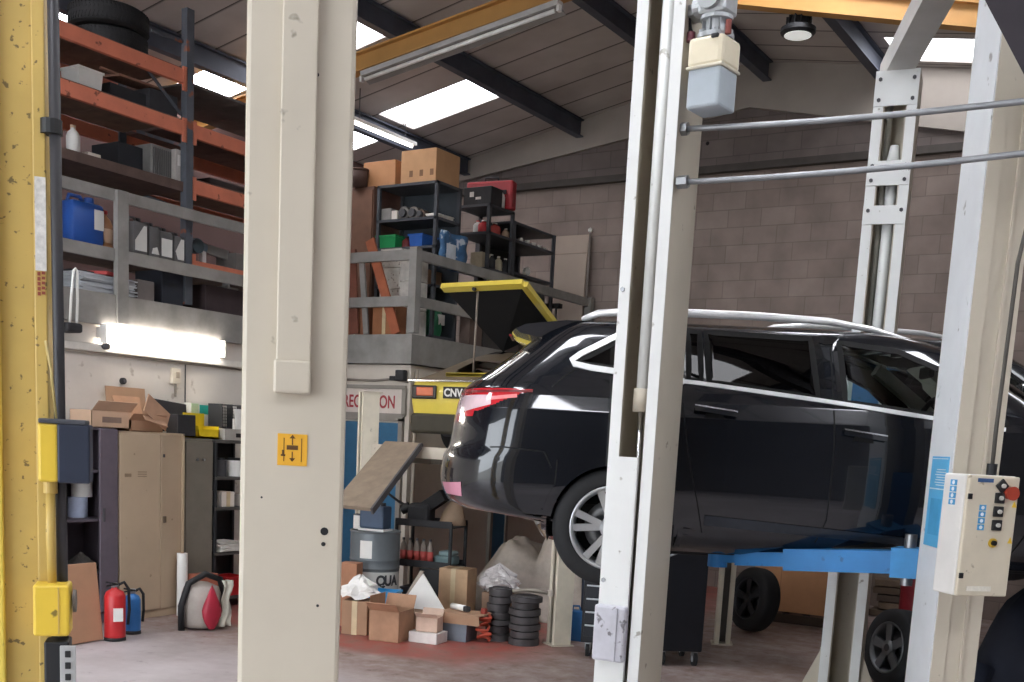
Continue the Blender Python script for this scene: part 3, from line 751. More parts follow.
ESTATE = Body(
    [(.20, -.40), (.30, -.46), (.33, -.60), (.35, -.88), (.40, -.975), (.45, -1.005), (.52, -1.02), (.60, -1.015), (.66, -1.005), (.70, -.975), (.76, -.965), (.84, -.955), (.95, -.935), (1.03, -.905), (1.07, -.86), (1.11, -.80), (1.22, -.655), (1.33, -.515), (1.37, -.46), (1.41, -.38), (1.43, -.25), (1.445, .0), (1.455, .35)],
    [(.20, 3.3), (.30, 3.52), (.5, 3.62), (.65, 3.60), (.75, 3.52), (.85, 3.34), (.90, 3.12), (.95, 2.80), (.98, 2.62), (1.0, 2.54), (1.11, 2.37), (1.236, 2.16), (1.34, 1.95), (1.40, 1.76), (1.43, 1.56), (1.445, 1.30), (1.455, .95)],
    [(.20, .70), (.26, .83), (.35, .872), (.5, .898), (.7, .907), (.82, .905), (.92, .895), (1.0, .878), (1.05, .858), (1.10, .835), (1.16, .805), (1.25, .758), (1.33, .712), (1.38, .672), (1.405, .635), (1.425, .575), (1.44, .48), (1.455, .33)],
    [(.2, .5), (1.0, .5), (1.1, .42), (1.3, .36), (1.46, .36)],
    [(.2, .75), (.9, .8), (1.0, .6), (1.2, .55), (1.46, .4)])
def frange(a, b, n): return [a+(b-a)*k/n for k in range(n+1)]
Q_POLY = [(-.235, 1.18), (-.17, 1.165), (.31, 1.118), (.31, 1.372), (.05, 1.345)]
T_POLY = [(.355, 1.115), (.42, 1.109), (.405, 1.372), (.345, 1.373)]
R_POLY = [(.46, 1.105), (1.025, 1.05), (.99, 1.362), (.44, 1.374)]
F_POLY = [(1.165, 1.035), (1.99, .955), (1.94, 1.03), (1.69, 1.215), (1.44, 1.318), (1.14, 1.350)]
def make_estate(name, label, paint, group=None, detail=True):
    Cr = empty(name, label, 'car', group=group)
    B_ = ESTATE
    zs = frange(.20, .40, 6)+frange(.425, .90, 16)+frange(.9, 1.10, 44)[1:]+frange(1.115, 1.37, 17)+frange(1.38, 1.455, 10)
    rows = B_.rows(zs, 190)
    def cls(c):
        ay = abs(c.y)
        for wx in (0.0, 2.712):
            if (c.x-wx)**2+(c.z-.317)**2 < .352**2 and ay > .5: return None
        for P in (Q_POLY, T_POLY, R_POLY, F_POLY):
            if ay > .5 and inpoly(c.x, c.z, P): return None
        if c.x < -.2 and 1.09 < c.z < 1.325 and ay < .60-.5*max(0, c.z-1.1): return 'rear_glass'
        if c.x > 1.2 and 1.005 < c.z < 1.40 and ay < interp(B_.hw, c.z)-.075 and c.x > interp(B_.xf, c.z)-.55: return 'front_glass'
        if c.x < -.42 and ay > .36:
            lo = .835+max(0, (c.x+.90))*.43
            if lo < c.z < 1.022: return 'lampr' if c.y < 0 else 'lampl'
        return 'body'
    m_lamp = M('#c3242e', 0.12, var=0.1, coat=1.0)
    ob = split_build(rows, cls, {'body': ('body_shell', paint), 'rear_glass': ('rear_window', GLASS_DARK), 'front_glass': ('windscreen', GLASS_CLEAR), 'lampr': ('tail_lamp', m_lamp), 'lampl': ('tail_lamp', m_lamp)}, Cr)
    for k, sd in (('lampr', -1), ('lampl', 1)):
        ribbon(B_, [(-.89, 1.002), (-.70, 1.006), (-.46, 1.012)], .012, .002, sd, M('#6d1219', .3), 'lamp_strip', ob[k], .003)
        side_panel(B_, [(-.90, .88), (-.68, .935), (-.68, .985), (-.895, .985)], .003, sd, M('#e2c6cc', .12, coat=1), 'lamp_glare', ob[k], 12, 4)  # pale pink panel paints the glare on the red lamp
        ribbon(B_, [(-.68, .968), (-.54, .985)], .018, .002, sd, M('#f08a8c', .2), 'lamp_strip', ob[k], .003)
    # windows, frames and bright trim on both sides
    for sd in (-1, 1):
        for P, nm, gm in ((Q_POLY, 'quarter_window', GLASS_DARK), (T_POLY, 'vent_window', GLASS_DARK), (R_POLY, 'rear_door_window', GLASS_DARK), (F_POLY, 'front_door_window', GLASS_CLEAR)):
            side_panel(B_, P, .0015, sd, gm, nm, Cr)
            ribbon(B_, P, .030, .0005, sd, m_trim, 'window_seal', Cr, .004, True)
        ribbon(B_, [(.33, 1.10), (.42, 1.094), (1.10, 1.030), (1.98, .936)], .020, .003, sd, M('#eef0f1', .3, .45), 'chrome_strip', Cr, .008)
        ribbon(B_, [(.33, 1.100), (-.16, 1.148), (-.25, 1.165), (-.265, 1.185), (-.22, 1.22), (.03, 1.362)], .030, .004, sd, M('#eef0f1', .3, .45), 'chrome_strip', Cr, .008)
        # shut lines
        for path in ([(1.09, 1.36), (1.105, 1.02), (1.12, .8), (1.12, .42), (1.08, .30)], [(.31, 1.09), (.36, .80), (.40, .62), (.44, .48), (.48, .32)], [(2.2, .93), (2.22, .70), (2.17, .45), (2.10, .30)], [(-.36, 1.04), (-.30, 1.10), (-.24, 1.14)], [(-.83, .70), (-.60, .715), (-.38, .70), (-.34, .62)], [(-.31, .66), (-.32, .40)]):
            ribbon(B_, path, .007, .0003, sd, m_trim, 'shut_line', Cr, .0015)
        ribbon(B_, [(1.05, 1.045), (1.015, 1.364), (1.125, 1.358), (1.15, 1.035)], .05, .0, sd, M('#101114', 0.15, coat=.5), 'pillar_trim', Cr, .003)
        side_panel(B_, [(.485, .415), (1.9, .335), (1.9, .30), (.485, .36)], .006, sd, M('#2c3138', 0.25, 0.4), 'sill_crease', Cr)
        # handles
        for hx, hz in ((.50, .95), (1.27, .868)):
            h = ribbon(B_, [(hx-.11, hz+.012), (hx, hz), (hx+.11, hz-.012)], .028, .022, sd, paint, 'door_handle', Cr, .012)
            ribbon(B_, [(hx-.11, hz+.026), (hx+.11, hz+.002)], .007, .035, sd, m_chrome, 'handle_trim', h, .002)
            side_panel(B_, [(hx-.06, hz-.03), (hx+.05, hz-.035), (hx+.04, hz-.012), (hx-.05, hz-.006)], .002, sd, m_trim, 'handle_recess', h, 6, 3)
        # arch lips and liners
        for wx in (0.0, 2.712):
            arc = [(wx+.356*math.cos(R(a)), .317+.356*math.sin(R(a))) for a in range(-12, 193, 8)]
            ribbon(B_, arc, .05, .0005, sd, paint, 'arch_lip', Cr, .010)
            mb = MB(); ra = []
            for a in range(-15, 196, 10):
                ra.append([(wx+.352*math.cos(R(a)), sd*.87, .317+.352*math.sin(R(a))), (wx+.352*math.cos(R(a)), sd*.52, .317+.352*math.sin(R(a)))])
            mb.grid(ra); cen = Vector((wx, sd*.52, .317))
            mb.bm.faces.new([mb.bm.verts.new(Vector(r_[1])) for r_ in ra])
            mb.build('wheel_well', m_well, Cr, True)
            wheel(Cr, (wx, sd*.79, .317), sd)
        # roof rail whose thin front end stands for the roof-edge highlight, mirror, reflector
        pts = [(-.22, sd*.50, 1.432), (-.14, sd*.545, 1.462), (.1, sd*.565, 1.483), (.7, sd*.57, 1.484), (1.1, sd*.565, 1.474), (1.34, sd*.555, 1.445), (1.55, sd*.54, 1.395), (1.72, sd*.52, 1.335)]
        MB().tube(pts, [.016, .02, .022, .022, .02, .016, .012, .008], 10).build('roof_rail_and_glint', M('#f2f3f4', 0.3, 0.5), Cr, True)
        mr = MB().lathe([(0, -.09), (.05, -.085), (.075, -.04), (.08, .02), (.07, .06), (0, .07)], 20, 'x', c=(0, 0, 0)).build('door_mirror', paint, Cr, True)
        mr.location = (1.86, sd*.96, 1.03); mr.scale = (.75, 1.3, .95)
        MB().box((0.0, -sd*.06, -.05), (.05, .1, .03), bev=.01).build('mirror_arm', m_trim, mr)
        MB().lathe([(0, -.1205), (.055, -.12), (.055, -.118), (0, -.118)], 16, 'x').build('mirror_glass', m_chrome, mr)
        side_panel(B_, [(-.96, .50), (-.93, .44), (-.82, .437), (-.825, .515)], .004, sd, M('#c98b9e', 0.25), 'reflector', Cr, 6, 4)
        side_panel(B_, [(3.0, .62), (3.42, .56), (3.45, .68), (2.95, .76)], .004, sd, M('#cfd6da', 0.1, coat=1), 'head_lamp', Cr, 8, 5)
    # spoiler
    mb = MB(); rows2 = []
    for k in range(13):
        y = -.56+1.12*k/12; s = 1-.10*abs(y/.56)**3; dx = .05*abs(y/.56)**2; e = 1-.55*max(0, abs(y)-.42)/.14
        rows2.append([Vector((-.16, y*.9, 1.425)), Vector((-.36+dx, y, 1.418)), Vector((-.58+dx, y, 1.388)), Vector((-.635+dx, y, 1.362)), Vector((-.61+dx, y, 1.335+.01*e)), Vector((-.38+dx, y*.95, 1.30))])
    mb.grid(rows2, True); mb.bm.faces.new([v for v in mb.bm.verts[:6]][::-1]) if False else None
    mb.bm.verts.ensure_lookup_table(); V = mb.bm.verts
    mb.bm.faces.new([V[i] for i in range(6)]); mb.bm.faces.new([V[len(V)-6+i] for i in range(6)])
    sp = mb.build('rear_spoiler', paint, Cr, True, auto=True)
    MB().box((-.64, 0, 1.362), (.012, .3, .012)).build('brake_light', M('#8d1a20', 0.3), sp)
    # under side and rear bumper detail
    MB().box((1.5, 0, .215), (3.6, 1.36, .05), bev=.02).box((1.3, 0, .16), (2.8, .3, .06), bev=.02).build('underbody', m_well, Cr)
    MB().box((0, 0, .30), (.12, 1.2, .08), bev=.02).build('rear_axle', M('#2b2b2d', 0.7), Cr)
    # cabin
    m_seat = M('#2b2d31', 0.85, var=0.15); m_cab = M('#1c1d1f', 0.8)
    MB().box((1.1, 0, .40), (3.0, 1.5, .06)).build('cabin_floor', m_cab, Cr)
    for sy in (-.36, .36):
        s_ = MB().box((1.25, sy, .62), (.52, .50, .16), bev=.05).build('front_seat', m_seat, Cr)
        MB().box((.98, sy, .92), (.14, .48, .58), (0, R(-14), 0), bev=.05).build('seat_back', m_seat, s_)
        MB().box((.90, sy, 1.26), (.10, .26, .17), (0, R(-8), 0), bev=.04).build('head_rest', m_seat, s_)
    s_ = MB().box((.36, 0, .62), (.5, 1.24, .16), bev=.05).build('rear_seat', m_seat, Cr)
    MB().box((.06, 0, .90), (.14, 1.24, .60), (0, R(-16), 0), bev=.05).build('seat_back', m_seat, s_)
    MB().box((2.22, 0, .85), (.46, 1.34, .20), bev=.06).build('dashboard', M('#3b3d40', 0.6), Cr)
    st = MB().tube([(1.72+.06*math.cos(a)*1.0, -.36+.185*math.sin(a), .93+.175*math.cos(a)) for a in frange(0, 2*PI, 24)[:-1]], .015, 8, True).build('steering_wheel', m_trim, Cr, True)
    MB().cyl((1.74, -.36, .93), (2.0, -.36, .84), .03).box((1.735, -.36, .93), (.04, .16, .10), (0, R(-20), 0), bev=.02).build('steering_hub', m_trim, st)
    MB().box((1.82, 0, 1.275), (.03, .22, .07), bev=.015).cyl((1.82, 0, 1.30), (1.86, 0, 1.36), .012).build('inside_mirror', m_trim, Cr)
    m_hl = M('#a9a69e', 0.8)
    for sd in (-1, 1):
        MB().beam((2.16, sd*.72, 1.0), (1.66, sd*.53, 1.32), .05, .075).build('pillar_lining', m_hl, Cr)
        MB().box((1.09, sd*.70, 1.15), (.10, .03, .36)).build('pillar_lining', m_cab, Cr)
    MB().box((1.15, -.845+.04, .72), (1.7, .05, .50), bev=.02).box((1.15, .845-.04, .72), (1.7, .05, .50), bev=.02).build('door_lining', m_cab, Cr)
    return Cr
paint1 = M('#0e1219', 0.2, 0.12, var=0.04, scale=2, coat=1.0, spec=0.25)
Mg = make_estate('estate_car', 'glossy blue black estate car raised on the two-post lift', paint1)
hubp = dp(611, 527, 5.95)
org = hubp + CL*0.79; org.z = hubp.z-0.317
place(Mg, org, CARH)
Mg2 = make_estate('estate_car', 'dark grey car raised further back behind the control cabinet post', M('#34383c', 0.22, 0.3, var=0.05, coat=0.8))
o2 = dp(905, 480, 9.6); o2.z = 1.40
place(Mg2, o2 + CL*0.2 - CF*1.2, CARH+R(4))
# ================================================================ small-goods builders (front faces local -y, base at z = 0)
m_card = M('#ae8c70', 0.8, var=0.12, scale=5); m_card2 = M('#9f7d62', 0.8, var=0.12, scale=5); m_cardp = M('#c9a98e', 0.8, var=0.08, scale=5)
m_cardw = M('#d9cfc4', 0.8, var=0.08); m_tape = M('#c8b48f', 0.4); m_white = M('#e3e1dc', 0.55, var=0.06); m_paper = M('#d8d4cc', 0.8, var=0.08, scale=20)
m_dark = M('#2a2a2d', 0.7, var=0.25, scale=8); m_dgrey = M('#4a494c', 0.65, var=0.2); m_orange = M('#d27a5e', 0.55, var=0.15, scale=4, spots='#7d4632', thresh=0.66, sscale=10)
m_redp = M('#b8262a', 0.4, var=0.1); m_wood = M('#6d5548', 0.85, var=0.3, scale=5); m_blued = M('#2552a0', 0.45, var=0.12)
def stand(name, label, cat, loc, rz=0.0, group=None): return empty(name, label, cat, tuple(loc), rz, group)
def carton(label, loc, rz, w, d, h, mat=None, flaps=0, group=None, tape=True, name='cardboard_box', cat='box', lean=0.0):
    mat = mat or m_card
    b = stand(name, label, cat, loc, rz, group)
    if lean: b.rotation_euler.x = lean
    if not flaps:
        MB().box((0, 0, h/2), (w, d, h), bev=0.006).build('carton', mat, b)
        if tape: MB().box((0, 0, h/2+0.001), (0.05, d+0.004, h+0.002)).build('packing_tape', m_tape, b)
    else:
        t = 0.006; mb = MB().box((0, 0, t/2), (w, d, t))
        for s in (-1, 1): mb.box((s*(w/2-t/2), 0, h/2), (t, d, h)).box((0, s*(d/2-t/2), h/2), (w, t, h))
        mb.build('carton', mat, b)
        for k, (s, ax) in enumerate(((-1, 'y'), (1, 'y'), (-1, 'x'), (1, 'x'))):
            if k >= flaps: break
            a = R(40+25*((k*7) % 3)); L = min(w, d)*0.42
            if ax == 'y': MB().box((0, s*(d/2+math.cos(a)*L/2), h+math.sin(a)*L/2), (w*0.98, L, 0.005), (s*a, 0, 0)).build('flap', mat, b)
            else: MB().box((s*(w/2+math.cos(a)*L/2), 0, h+math.sin(a)*L/2), (L, d*0.98, 0.005), (0, -s*a, 0)).build('flap', mat, b)
    return b
def bottle(label, loc, r, h, mat, cap, rz=0.0, lab=None, group=None, name='bottle', cat='bottle'):
    b = stand(name, label, cat, loc, rz, group)
    MB().lathe([(0, 0), (r*0.95, 0), (r, h*0.05), (r, h*0.62), (r*0.8, h*0.76), (r*0.36, h*0.86), (r*0.36, h*0.92), (0, h*0.92)], 20).build('bottle_body', mat, b, True)
    MB().cyl((0, 0, h*0.91), (0, 0, h), r*0.42, n=16).build('cap', cap, b)
    if lab: MB().lathe([(r*1.01, h*0.15), (r*1.012, h*0.15), (r*1.012, h*0.52), (r*1.01, h*0.52)], 20).build('bottle_label', lab, b, True)
    return b
def jug(label, loc, rz, w, d, h, mat, cap, lab=None, group=None, name='oil_can', cat='can', labq=None):
    b = stand(name, label, cat, loc, rz, group)
    MB().box((0, 0, h*0.42), (w, d, h*0.84), bev=min(w, d)*0.14).build('can_body', mat, b, True, auto=True)
    MB().cyl((w*0.28, 0, h*0.83), (w*0.28, 0, h*0.97), w*0.13, n=14).build('cap', cap, b)
    MB().tube([(-w*0.38, 0, h*0.82), (-w*0.34, 0, h*0.95), (0, 0, h*0.96), (w*0.1, 0, h*0.83)], min(w, d)*0.07, 8).build('handle', mat, b, True)
    if lab:
        q = labq or [(-.40, .10), (.40, .10), (.40, .62), (-.40, .62)]
        MB().prism([(w*a, -d/2-0.001, h*c) for a, c in q], (0, -0.0015, 0)).build('can_label', lab, b)
    return b
def tub(label, loc, rz, w, d, h, mat, rim=None, group=None, name='plastic_tub', cat='tub', lid=None):
    b = stand(name, label, cat, loc, rz, group); t = 0.008; k = 0.88
    mb = MB(); o = [(-1, -1), (1, -1), (1, 1), (-1, 1)]
    R0 = [(x*w/2*k, y*d/2*k, 0) for x, y in o]; R1 = [(x*w/2, y*d/2, h) for x, y in o]; R2 = [(x*(w/2-t), y*(d/2-t), h) for x, y in o]; R3 = [(x*(w/2*k-t), y*(d/2*k-t), t) for x, y in o]
    mb.grid([R0, R1, R2, R3], True); mb.bm.verts.ensure_lookup_table(); V = mb.bm.verts
    mb.bm.faces.new([V[i] for i in (3, 2, 1, 0)]); mb.bm.faces.new([V[i] for i in (12, 13, 14, 15)])
    mb.build('tub_body', mat, b)
    mb = MB()
    for s in (-1, 1): mb.box((0, s*d/2, h-0.01), (w+0.02, 0.014, 0.02)).box((s*w/2, 0, h-0.01), (0.014, d+0.02, 0.02))
    mb.build('rim', rim or mat, b)
    if lid: MB().box((0, 0, h+0.01), (w+0.03, d+0.03, 0.02), bev=0.006).build('lid', lid, b)
    return b
def papers(label, loc, rz, w, d, h, mat, group=None, name='paper_stack', cat='papers', seed=1):
    b = stand(name, label, cat, loc, rz, group); rnd = random.Random(seed); n = max(2, int(h/0.012)); t = h/n
    mb = MB()
    for k in range(n): mb.box((rnd.uniform(-.02, .02), rnd.uniform(-.02, .02), t*(k+.5)), (w*rnd.uniform(.9, 1), d*rnd.uniform(.9, 1), t*0.9), (0, 0, rnd.uniform(-.1, .1)))
    return mb, b
def tyre(label, loc, r=0.31, w=0.19, rim=0.20, group=None, flat=True, name='tyre', cat='tyre'):
    o = MB().lathe([(rim, -w/2+.02), (rim+.015, -w/2), (r-.04, -w/2+.002), (r-.01, -w/2+.02), (r, -w/2+.05), (r, w/2-.05), (r-.01, w/2-.02), (r-.04, w/2-.002), (rim+.015, w/2), (rim, w/2-.02), (rim-.004, 0)], 48, 'z', closed=True)
    for k in range(60):
        a = 2*PI*k/60
        for s in (-1, 1): o.box(((r-.001)*math.cos(a), (r-.001)*math.sin(a), s*w*.22), (.008, .016, w*.30), (R(s*20), 0, a))
    o = o.build(name, m_rubber, None, False); tag(o, label, cat, group); o.location = loc
    return o
LW = PI/2                                   # things on the left wall face +x
def lw(u, v, x): return at(u, v, 'x', x)
def span(u0, u1, v, x): return at(u0, v, 'x', x).y, at(u1, v, 'x', x).y

# ---------------------------------------------------------------- cabinets under the store
FX = -8.28
def cabinet_loc(u0, u1, v=560, x=FX):
    a, b = span(u0, u1, v, x); return (a+b)/2, b-a
yc, wd = cabinet_loc(56, 117)
K = stand('storage_cabinet', 'dark plum steel cabinet with open shelves of paper rolls beside the tan locker', 'cabinet', (XL+0.24, yc, 0), LW)
m_plum = M('#574f57', 0.6, 0.1, var=0.15, scale=4); dpt, hh = 0.46, 1.74
mb = MB().box((-wd/2+.01, 0, hh/2), (.02, dpt, hh)).box((wd/2-.01, 0, hh/2), (.02, dpt, hh)).box((0, dpt/2-.01, hh/2), (wd, .02, hh)).box((0, 0, hh-.01), (wd, dpt, .02)).box((0, 0, .06), (wd, dpt, .08))
mb.build('carcass', m_plum, K)
for z in (.45, .93, 1.36): MB().box((-.02, 0, z), (wd-.04, dpt-.03, .02)).build('shelf', m_plum, K)
dwid = wd*0.30
dd = MB().box((wd/2-dwid/2-.005, -dpt/2-.012, hh/2+.05), (dwid, .024, hh-.12), bev=.004).build('door', M('#665d66', 0.6, 0.1, var=0.15), K)
MB().box((wd/2-dwid+.03, -dpt/2-.03, .98), (.015, .02, .12), bev=.003).build('handle', m_dgrey, dd)
SHX = XL+0.24
def in_cab(name, lx, z, K=K): return K.location + Vector((0.0, lx, z))
# paper rolls inside
for i, (u, v, r, h, l) in enumerate(((84, 514, .09, .20, 'upper white paper roll standing in the plum cabinet'), (80, 536, .085, .18, 'pale blue wiper roll under the white paper roll in the plum cabinet'))):
    p = lw(u, v, -8.52)
    z = 0.94 + (.182 if i == 0 else 0)
    o = stand('paper_roll', l, 'paper roll', (-8.55, p.y, z), 0, 'wiper rolls in the plum cabinet')
    MB().lathe([(.025, 0), (r, 0), (r, h), (.025, h)], 28, closed=True).build('roll', m_white if i == 0 else M('#b8c4dc', .8), o, True, auto=True)
    MB().lathe([(.02, .002), (.026, .002), (.026, h+.002), (.02, h+.002)], 16, closed=True).build('core', m_card2, o, True)
p = lw(82, 556, -8.5)
o = stand('rag_heap', 'crumpled grey rag heap on the lower shelf of the plum cabinet', 'rags', (-8.52, p.y, .46)); mb = MB()
for k in range(7):
    for j in range(9): pass
rows = []
for i in range(9):
    t = i/8; rr = .15*math.sin(PI*(.5+.5*t)) if i < 8 else 0.004; rows.append([Vector((rr*(1+.25*math.sin(3*a+i))*math.cos(a), rr*(1+.2*math.cos(2*a+i*1.7))*math.sin(a), .16*t+.015*math.sin(4*a+i))) for a in frange(0, 2*PI, 18)[:-1]])
mb.grid(rows, True); mb.build('rag', M('#56524f', .9, var=.3, scale=15), o, True)
# tan two-door locker
yc, wd = cabinet_loc(118, 184)
K2 = stand('steel_locker', 'tall tan two-door steel locker with right door ajar', 'locker', (XL+0.24, yc, 0), LW)
m_tan = M('#b9a58c', 0.5, 0.05, var=0.08, scale=2, spots='#8d7b66', thresh=0.72, sscale=10); hh = 1.72
mb = MB().box((-wd/2+.01, 0, hh/2), (.02, .46, hh)).box((wd/2-.01, 0, hh/2), (.02, .46, hh)).box((0, .22, hh/2), (wd, .02, hh)).box((0, 0, hh-.01), (wd, .46, .02)).box((0, 0, .05), (wd, .44, .10))
mb.build('carcass', m_tan, K2)
wl = wd*.60
d1 = MB().box((-wd/2+wl/2, -.243, hh/2+.03), (wl-.006, .022, hh-.10), bev=.004).build('door', m_tan, K2)
mb = MB()
for k in range(3): mb.box((-wd/2+wl/2+.02, -.2545, 1.36-k*.02+.0), (.10, .002, .008))
mb.build('vent_slots', M('#8c7a64', .7), d1)
MB().box((-wd/2+.09, -.256, 1.33), (.07, .003, .03)).build('name_plate', M('#8a7760', .6), d1)
wr_ = wd-wl
d2 = MB().box((wr_/2, 0, 0), (wr_-.006, .022, hh-.10), bev=.004).build('door', m_tan, K2); d2.location = (-wd/2+wl, -.243, hh/2+.03); d2.rotation_euler = (0, 0, R(9))
MB().box((.045, -.018, .03), (.035, .02, .06), bev=.004).build('handle', M('#6e6152', .5, .3), d2)
MB().box((.04, -.014, .62), (.02, .01, .03)).build('lock', m_dgrey, d2)
# grey green cabinet and open shelf bay beside it
yc, wd = cabinet_loc(186, 214)
K3 = stand('steel_cabinet', 'narrow grey green steel cabinet right of the tan locker', 'cabinet', (XL+0.24, yc, 0), LW)
m_gg = M('#6f6a5f', 0.6, 0.05, var=0.12, scale=3)
MB().box((0, .02, .84), (wd, .42, 1.68), bev=.005).build('carcass', m_gg, K3)
dd = MB().box((0, -.20, .86), (wd-.02, .02, 1.58), bev=.004).build('door', M('#777165', .6, .05, var=.12), K3)
for s in (-.5, .5): MB().cyl((s*.08, -.212, 1.48), (s*.08, -.235, 1.48), .012, n=12).build('lock_knob', m_steelb, dd)
yc4, wd4 = cabinet_loc(215, 262)
K4 = stand('shelf_bay', 'dark open steel shelf bay crowded with parts right of the grey green cabinet', 'shelf', (XL+0.24, yc4, 0), LW)
mb = MB()
for sx in (-1, 1):
    for sy in (-1, 1): mb.box((sx*(wd4/2-.015), sy*.20, .83), (.03, .03, 1.66))
mb.box((0, .22, .83), (wd4, .01, 1.64))
mb.build('frame', m_dark, K4)
for z in (.10, .55, 1.0, 1.30, 1.66): MB().box((0, 0, z), (wd4, .44, .03)).build('shelf', M('#55524f', .6, .2, var=.2), K4)
def bay(u, z): return Vector((-8.42, lw(u, 520, -8.42).y, z))
carton('white carton on the middle shelf of the dark shelf bay', bay(221, 1.016), LW, .17, .2, .15, m_cardw)
carton('small white carton at the right of the middle shelf in the shelf bay', bay(238, 1.016), LW, .10, .2, .12, m_cardw, tape=False)
tub('red plastic tub on the bottom shelf of the dark shelf bay', bay(229, .116), LW, .26, .25, .19, m_redp)
for i, (u, z, r, l) in enumerate(((219, 1.316, .07, 'grey filter lying left on the upper shelf of the shelf bay'), (233, 1.316, .09, 'white filter canister on the upper shelf of the shelf bay'))):
    p = bay(u, z); o = stand('filter_canister', l, 'filter', p, 0)
    MB().cyl((0, 0, 0), (0, 0, .16), r, n=20).build('canister', m_white if i else m_dgrey, o); MB().cyl((0, 0, .16), (0, 0, .185), r*.7, n=20).build('lid', m_dark, o)
p = bay(222, .566); mb, o = papers('loose parts manuals heaped in the shelf bay below the white cartons', p, LW, .3, .26, .10, m_paper, seed=5); mb.build('sheets', m_paper, o)
p = bay(230, 1.016+.16)
# ---------------------------------------------------------------- on the floor by the lockers
pb = fl(92, 642)
bx = carton('tall plain cardboard sheet carton leaning by the plum cabinet', (pb.x-.02, pb.y-.08, .005), LW+R(6), .36, .10, .64, M('#b58a6c', .8, var=.08), tape=False, lean=R(-7))
def extinguisher(label, loc, mat, r, h, lab):
    e = stand('fire_extinguisher', label, 'fire extinguisher', loc, LW-R(20), 'fire extinguishers by the lockers')
    MB().lathe([(0, .0), (r*.9, 0), (r, .02), (r, h*.74), (r*.8, h*.82), (r*.3, h*.87), (r*.3, h*.9), (0, h*.9)], 26).build('cylinder', mat, e, True)
    MB().lathe([(r*1.01, 0), (r*1.03, 0), (r*1.03, .03), (r*1.01, .03)], 26, closed=True).build('base_ring', m_black, e, True)
    MB().box((0, 0, h*.925), (.05, .05, .04), bev=.006).build('valve', m_steelb, e)
    mb = MB().box((-.03, -.02, h*.965), (.10, .018, .012), (0, R(12), 0)).box((-.03, -.02, h*.935), (.09, .018, .01), (0, R(-8), 0)); mb.build('lever', m_black, e)
    MB().tube([(.02, 0, h*.92), (r*.9, 0, h*.97), (r*1.35, 0, h*.85), (r*1.4, 0, h*.5), (r*1.25, 0, h*.25)], .013, 8).build('hose', m_black, e, True)
    if lab: MB().box((0, -r*1.0, h*.45), (r*.9, .012, h*.22)).build('instruction_label', m_white, e)
    return e
pe = fl(115, 640); extinguisher('red fire extinguisher with white label standing before the tan locker', (pe.x, pe.y, 0), m_redp, .085, .50, True)
pe = fl(131, 634); extinguisher('blue fire extinguisher half hidden behind the red one', (pe.x-.02, pe.y+.03, 0), M('#2d6fb0', .4), .07, .40, False)
pv = fl(201, 628)
V_ = stand('tub_vacuum', 'pale tub vacuum draped with black hose and red bag near the shelf bay', 'vacuum', (pv.x, pv.y, 0), LW-R(10))
MB().lathe([(0, .02), (.15, .02), (.17, .06), (.17, .32), (.15, .38), (.06, .42), (0, .42)], 26).build('tub_body', M('#a49a92', .6, var=.2), V_, True)
MB().tube([(-.21, -.02, .0), (-.22, -.03, .22), (-.16, -.05, .42), (0, -.06, .50), (.16, -.05, .44), (.22, -.04, .25), (.22, -.04, .02)], .03, 10).build('hose', m_black, V_, True)
mb = MB(); rows = []
for i in range(8):
    t = i/7; rr = .085*math.sin(PI*min(1, .12+t*.88)); rows.append([Vector((-.01+rr*(1+.2*math.sin(2*a+i))*math.cos(a), -.19+rr*.5*math.sin(a), .02+.40*t)) for a in frange(0, 2*PI, 14)[:-1]])
mb.grid(rows, True).build('red_bag', M('#a32338', .5, var=.2), V_, True)
mb = MB(); rows = []
for i in range(10):
    t = i/9; rows.append([Vector((.10+.10*j/6+.015*math.sin(i*1.3), -.17-.025*math.sin(j*1.4+i*.6), .45-.42*t)) for j in range(7)])
mb.grid(rows).build('rag', M('#c2beb0', .9, var=.2), V_, True, thick=.006)
for k in range(3): MB().cyl((-.1+.1*k, .1, 0), (-.1+.1*k, .1, .03), .025).build('castor', m_black, V_)
pc = lw(195, 600, -8.2); carton('small reddish carton on the floor between locker and grey green cabinet', (-8.12, pc.y+.03, 0), LW, .24, .16, .40, M('#a5604a', .8), tape=False)
pr_ = lw(187, 600, -8.2); o = stand('paper_roll', 'tall white paper roll leaning behind the vacuum by the locker', 'paper roll', (-8.2, pr_.y-.06, 0)); MB().cyl((0, 0, 0), (0, 0, .60), .05, n=20).build('roll', m_white, o); MB().cyl((0, 0, .6), (0, 0, .603), .018, n=12).build('core', m_card2, o)

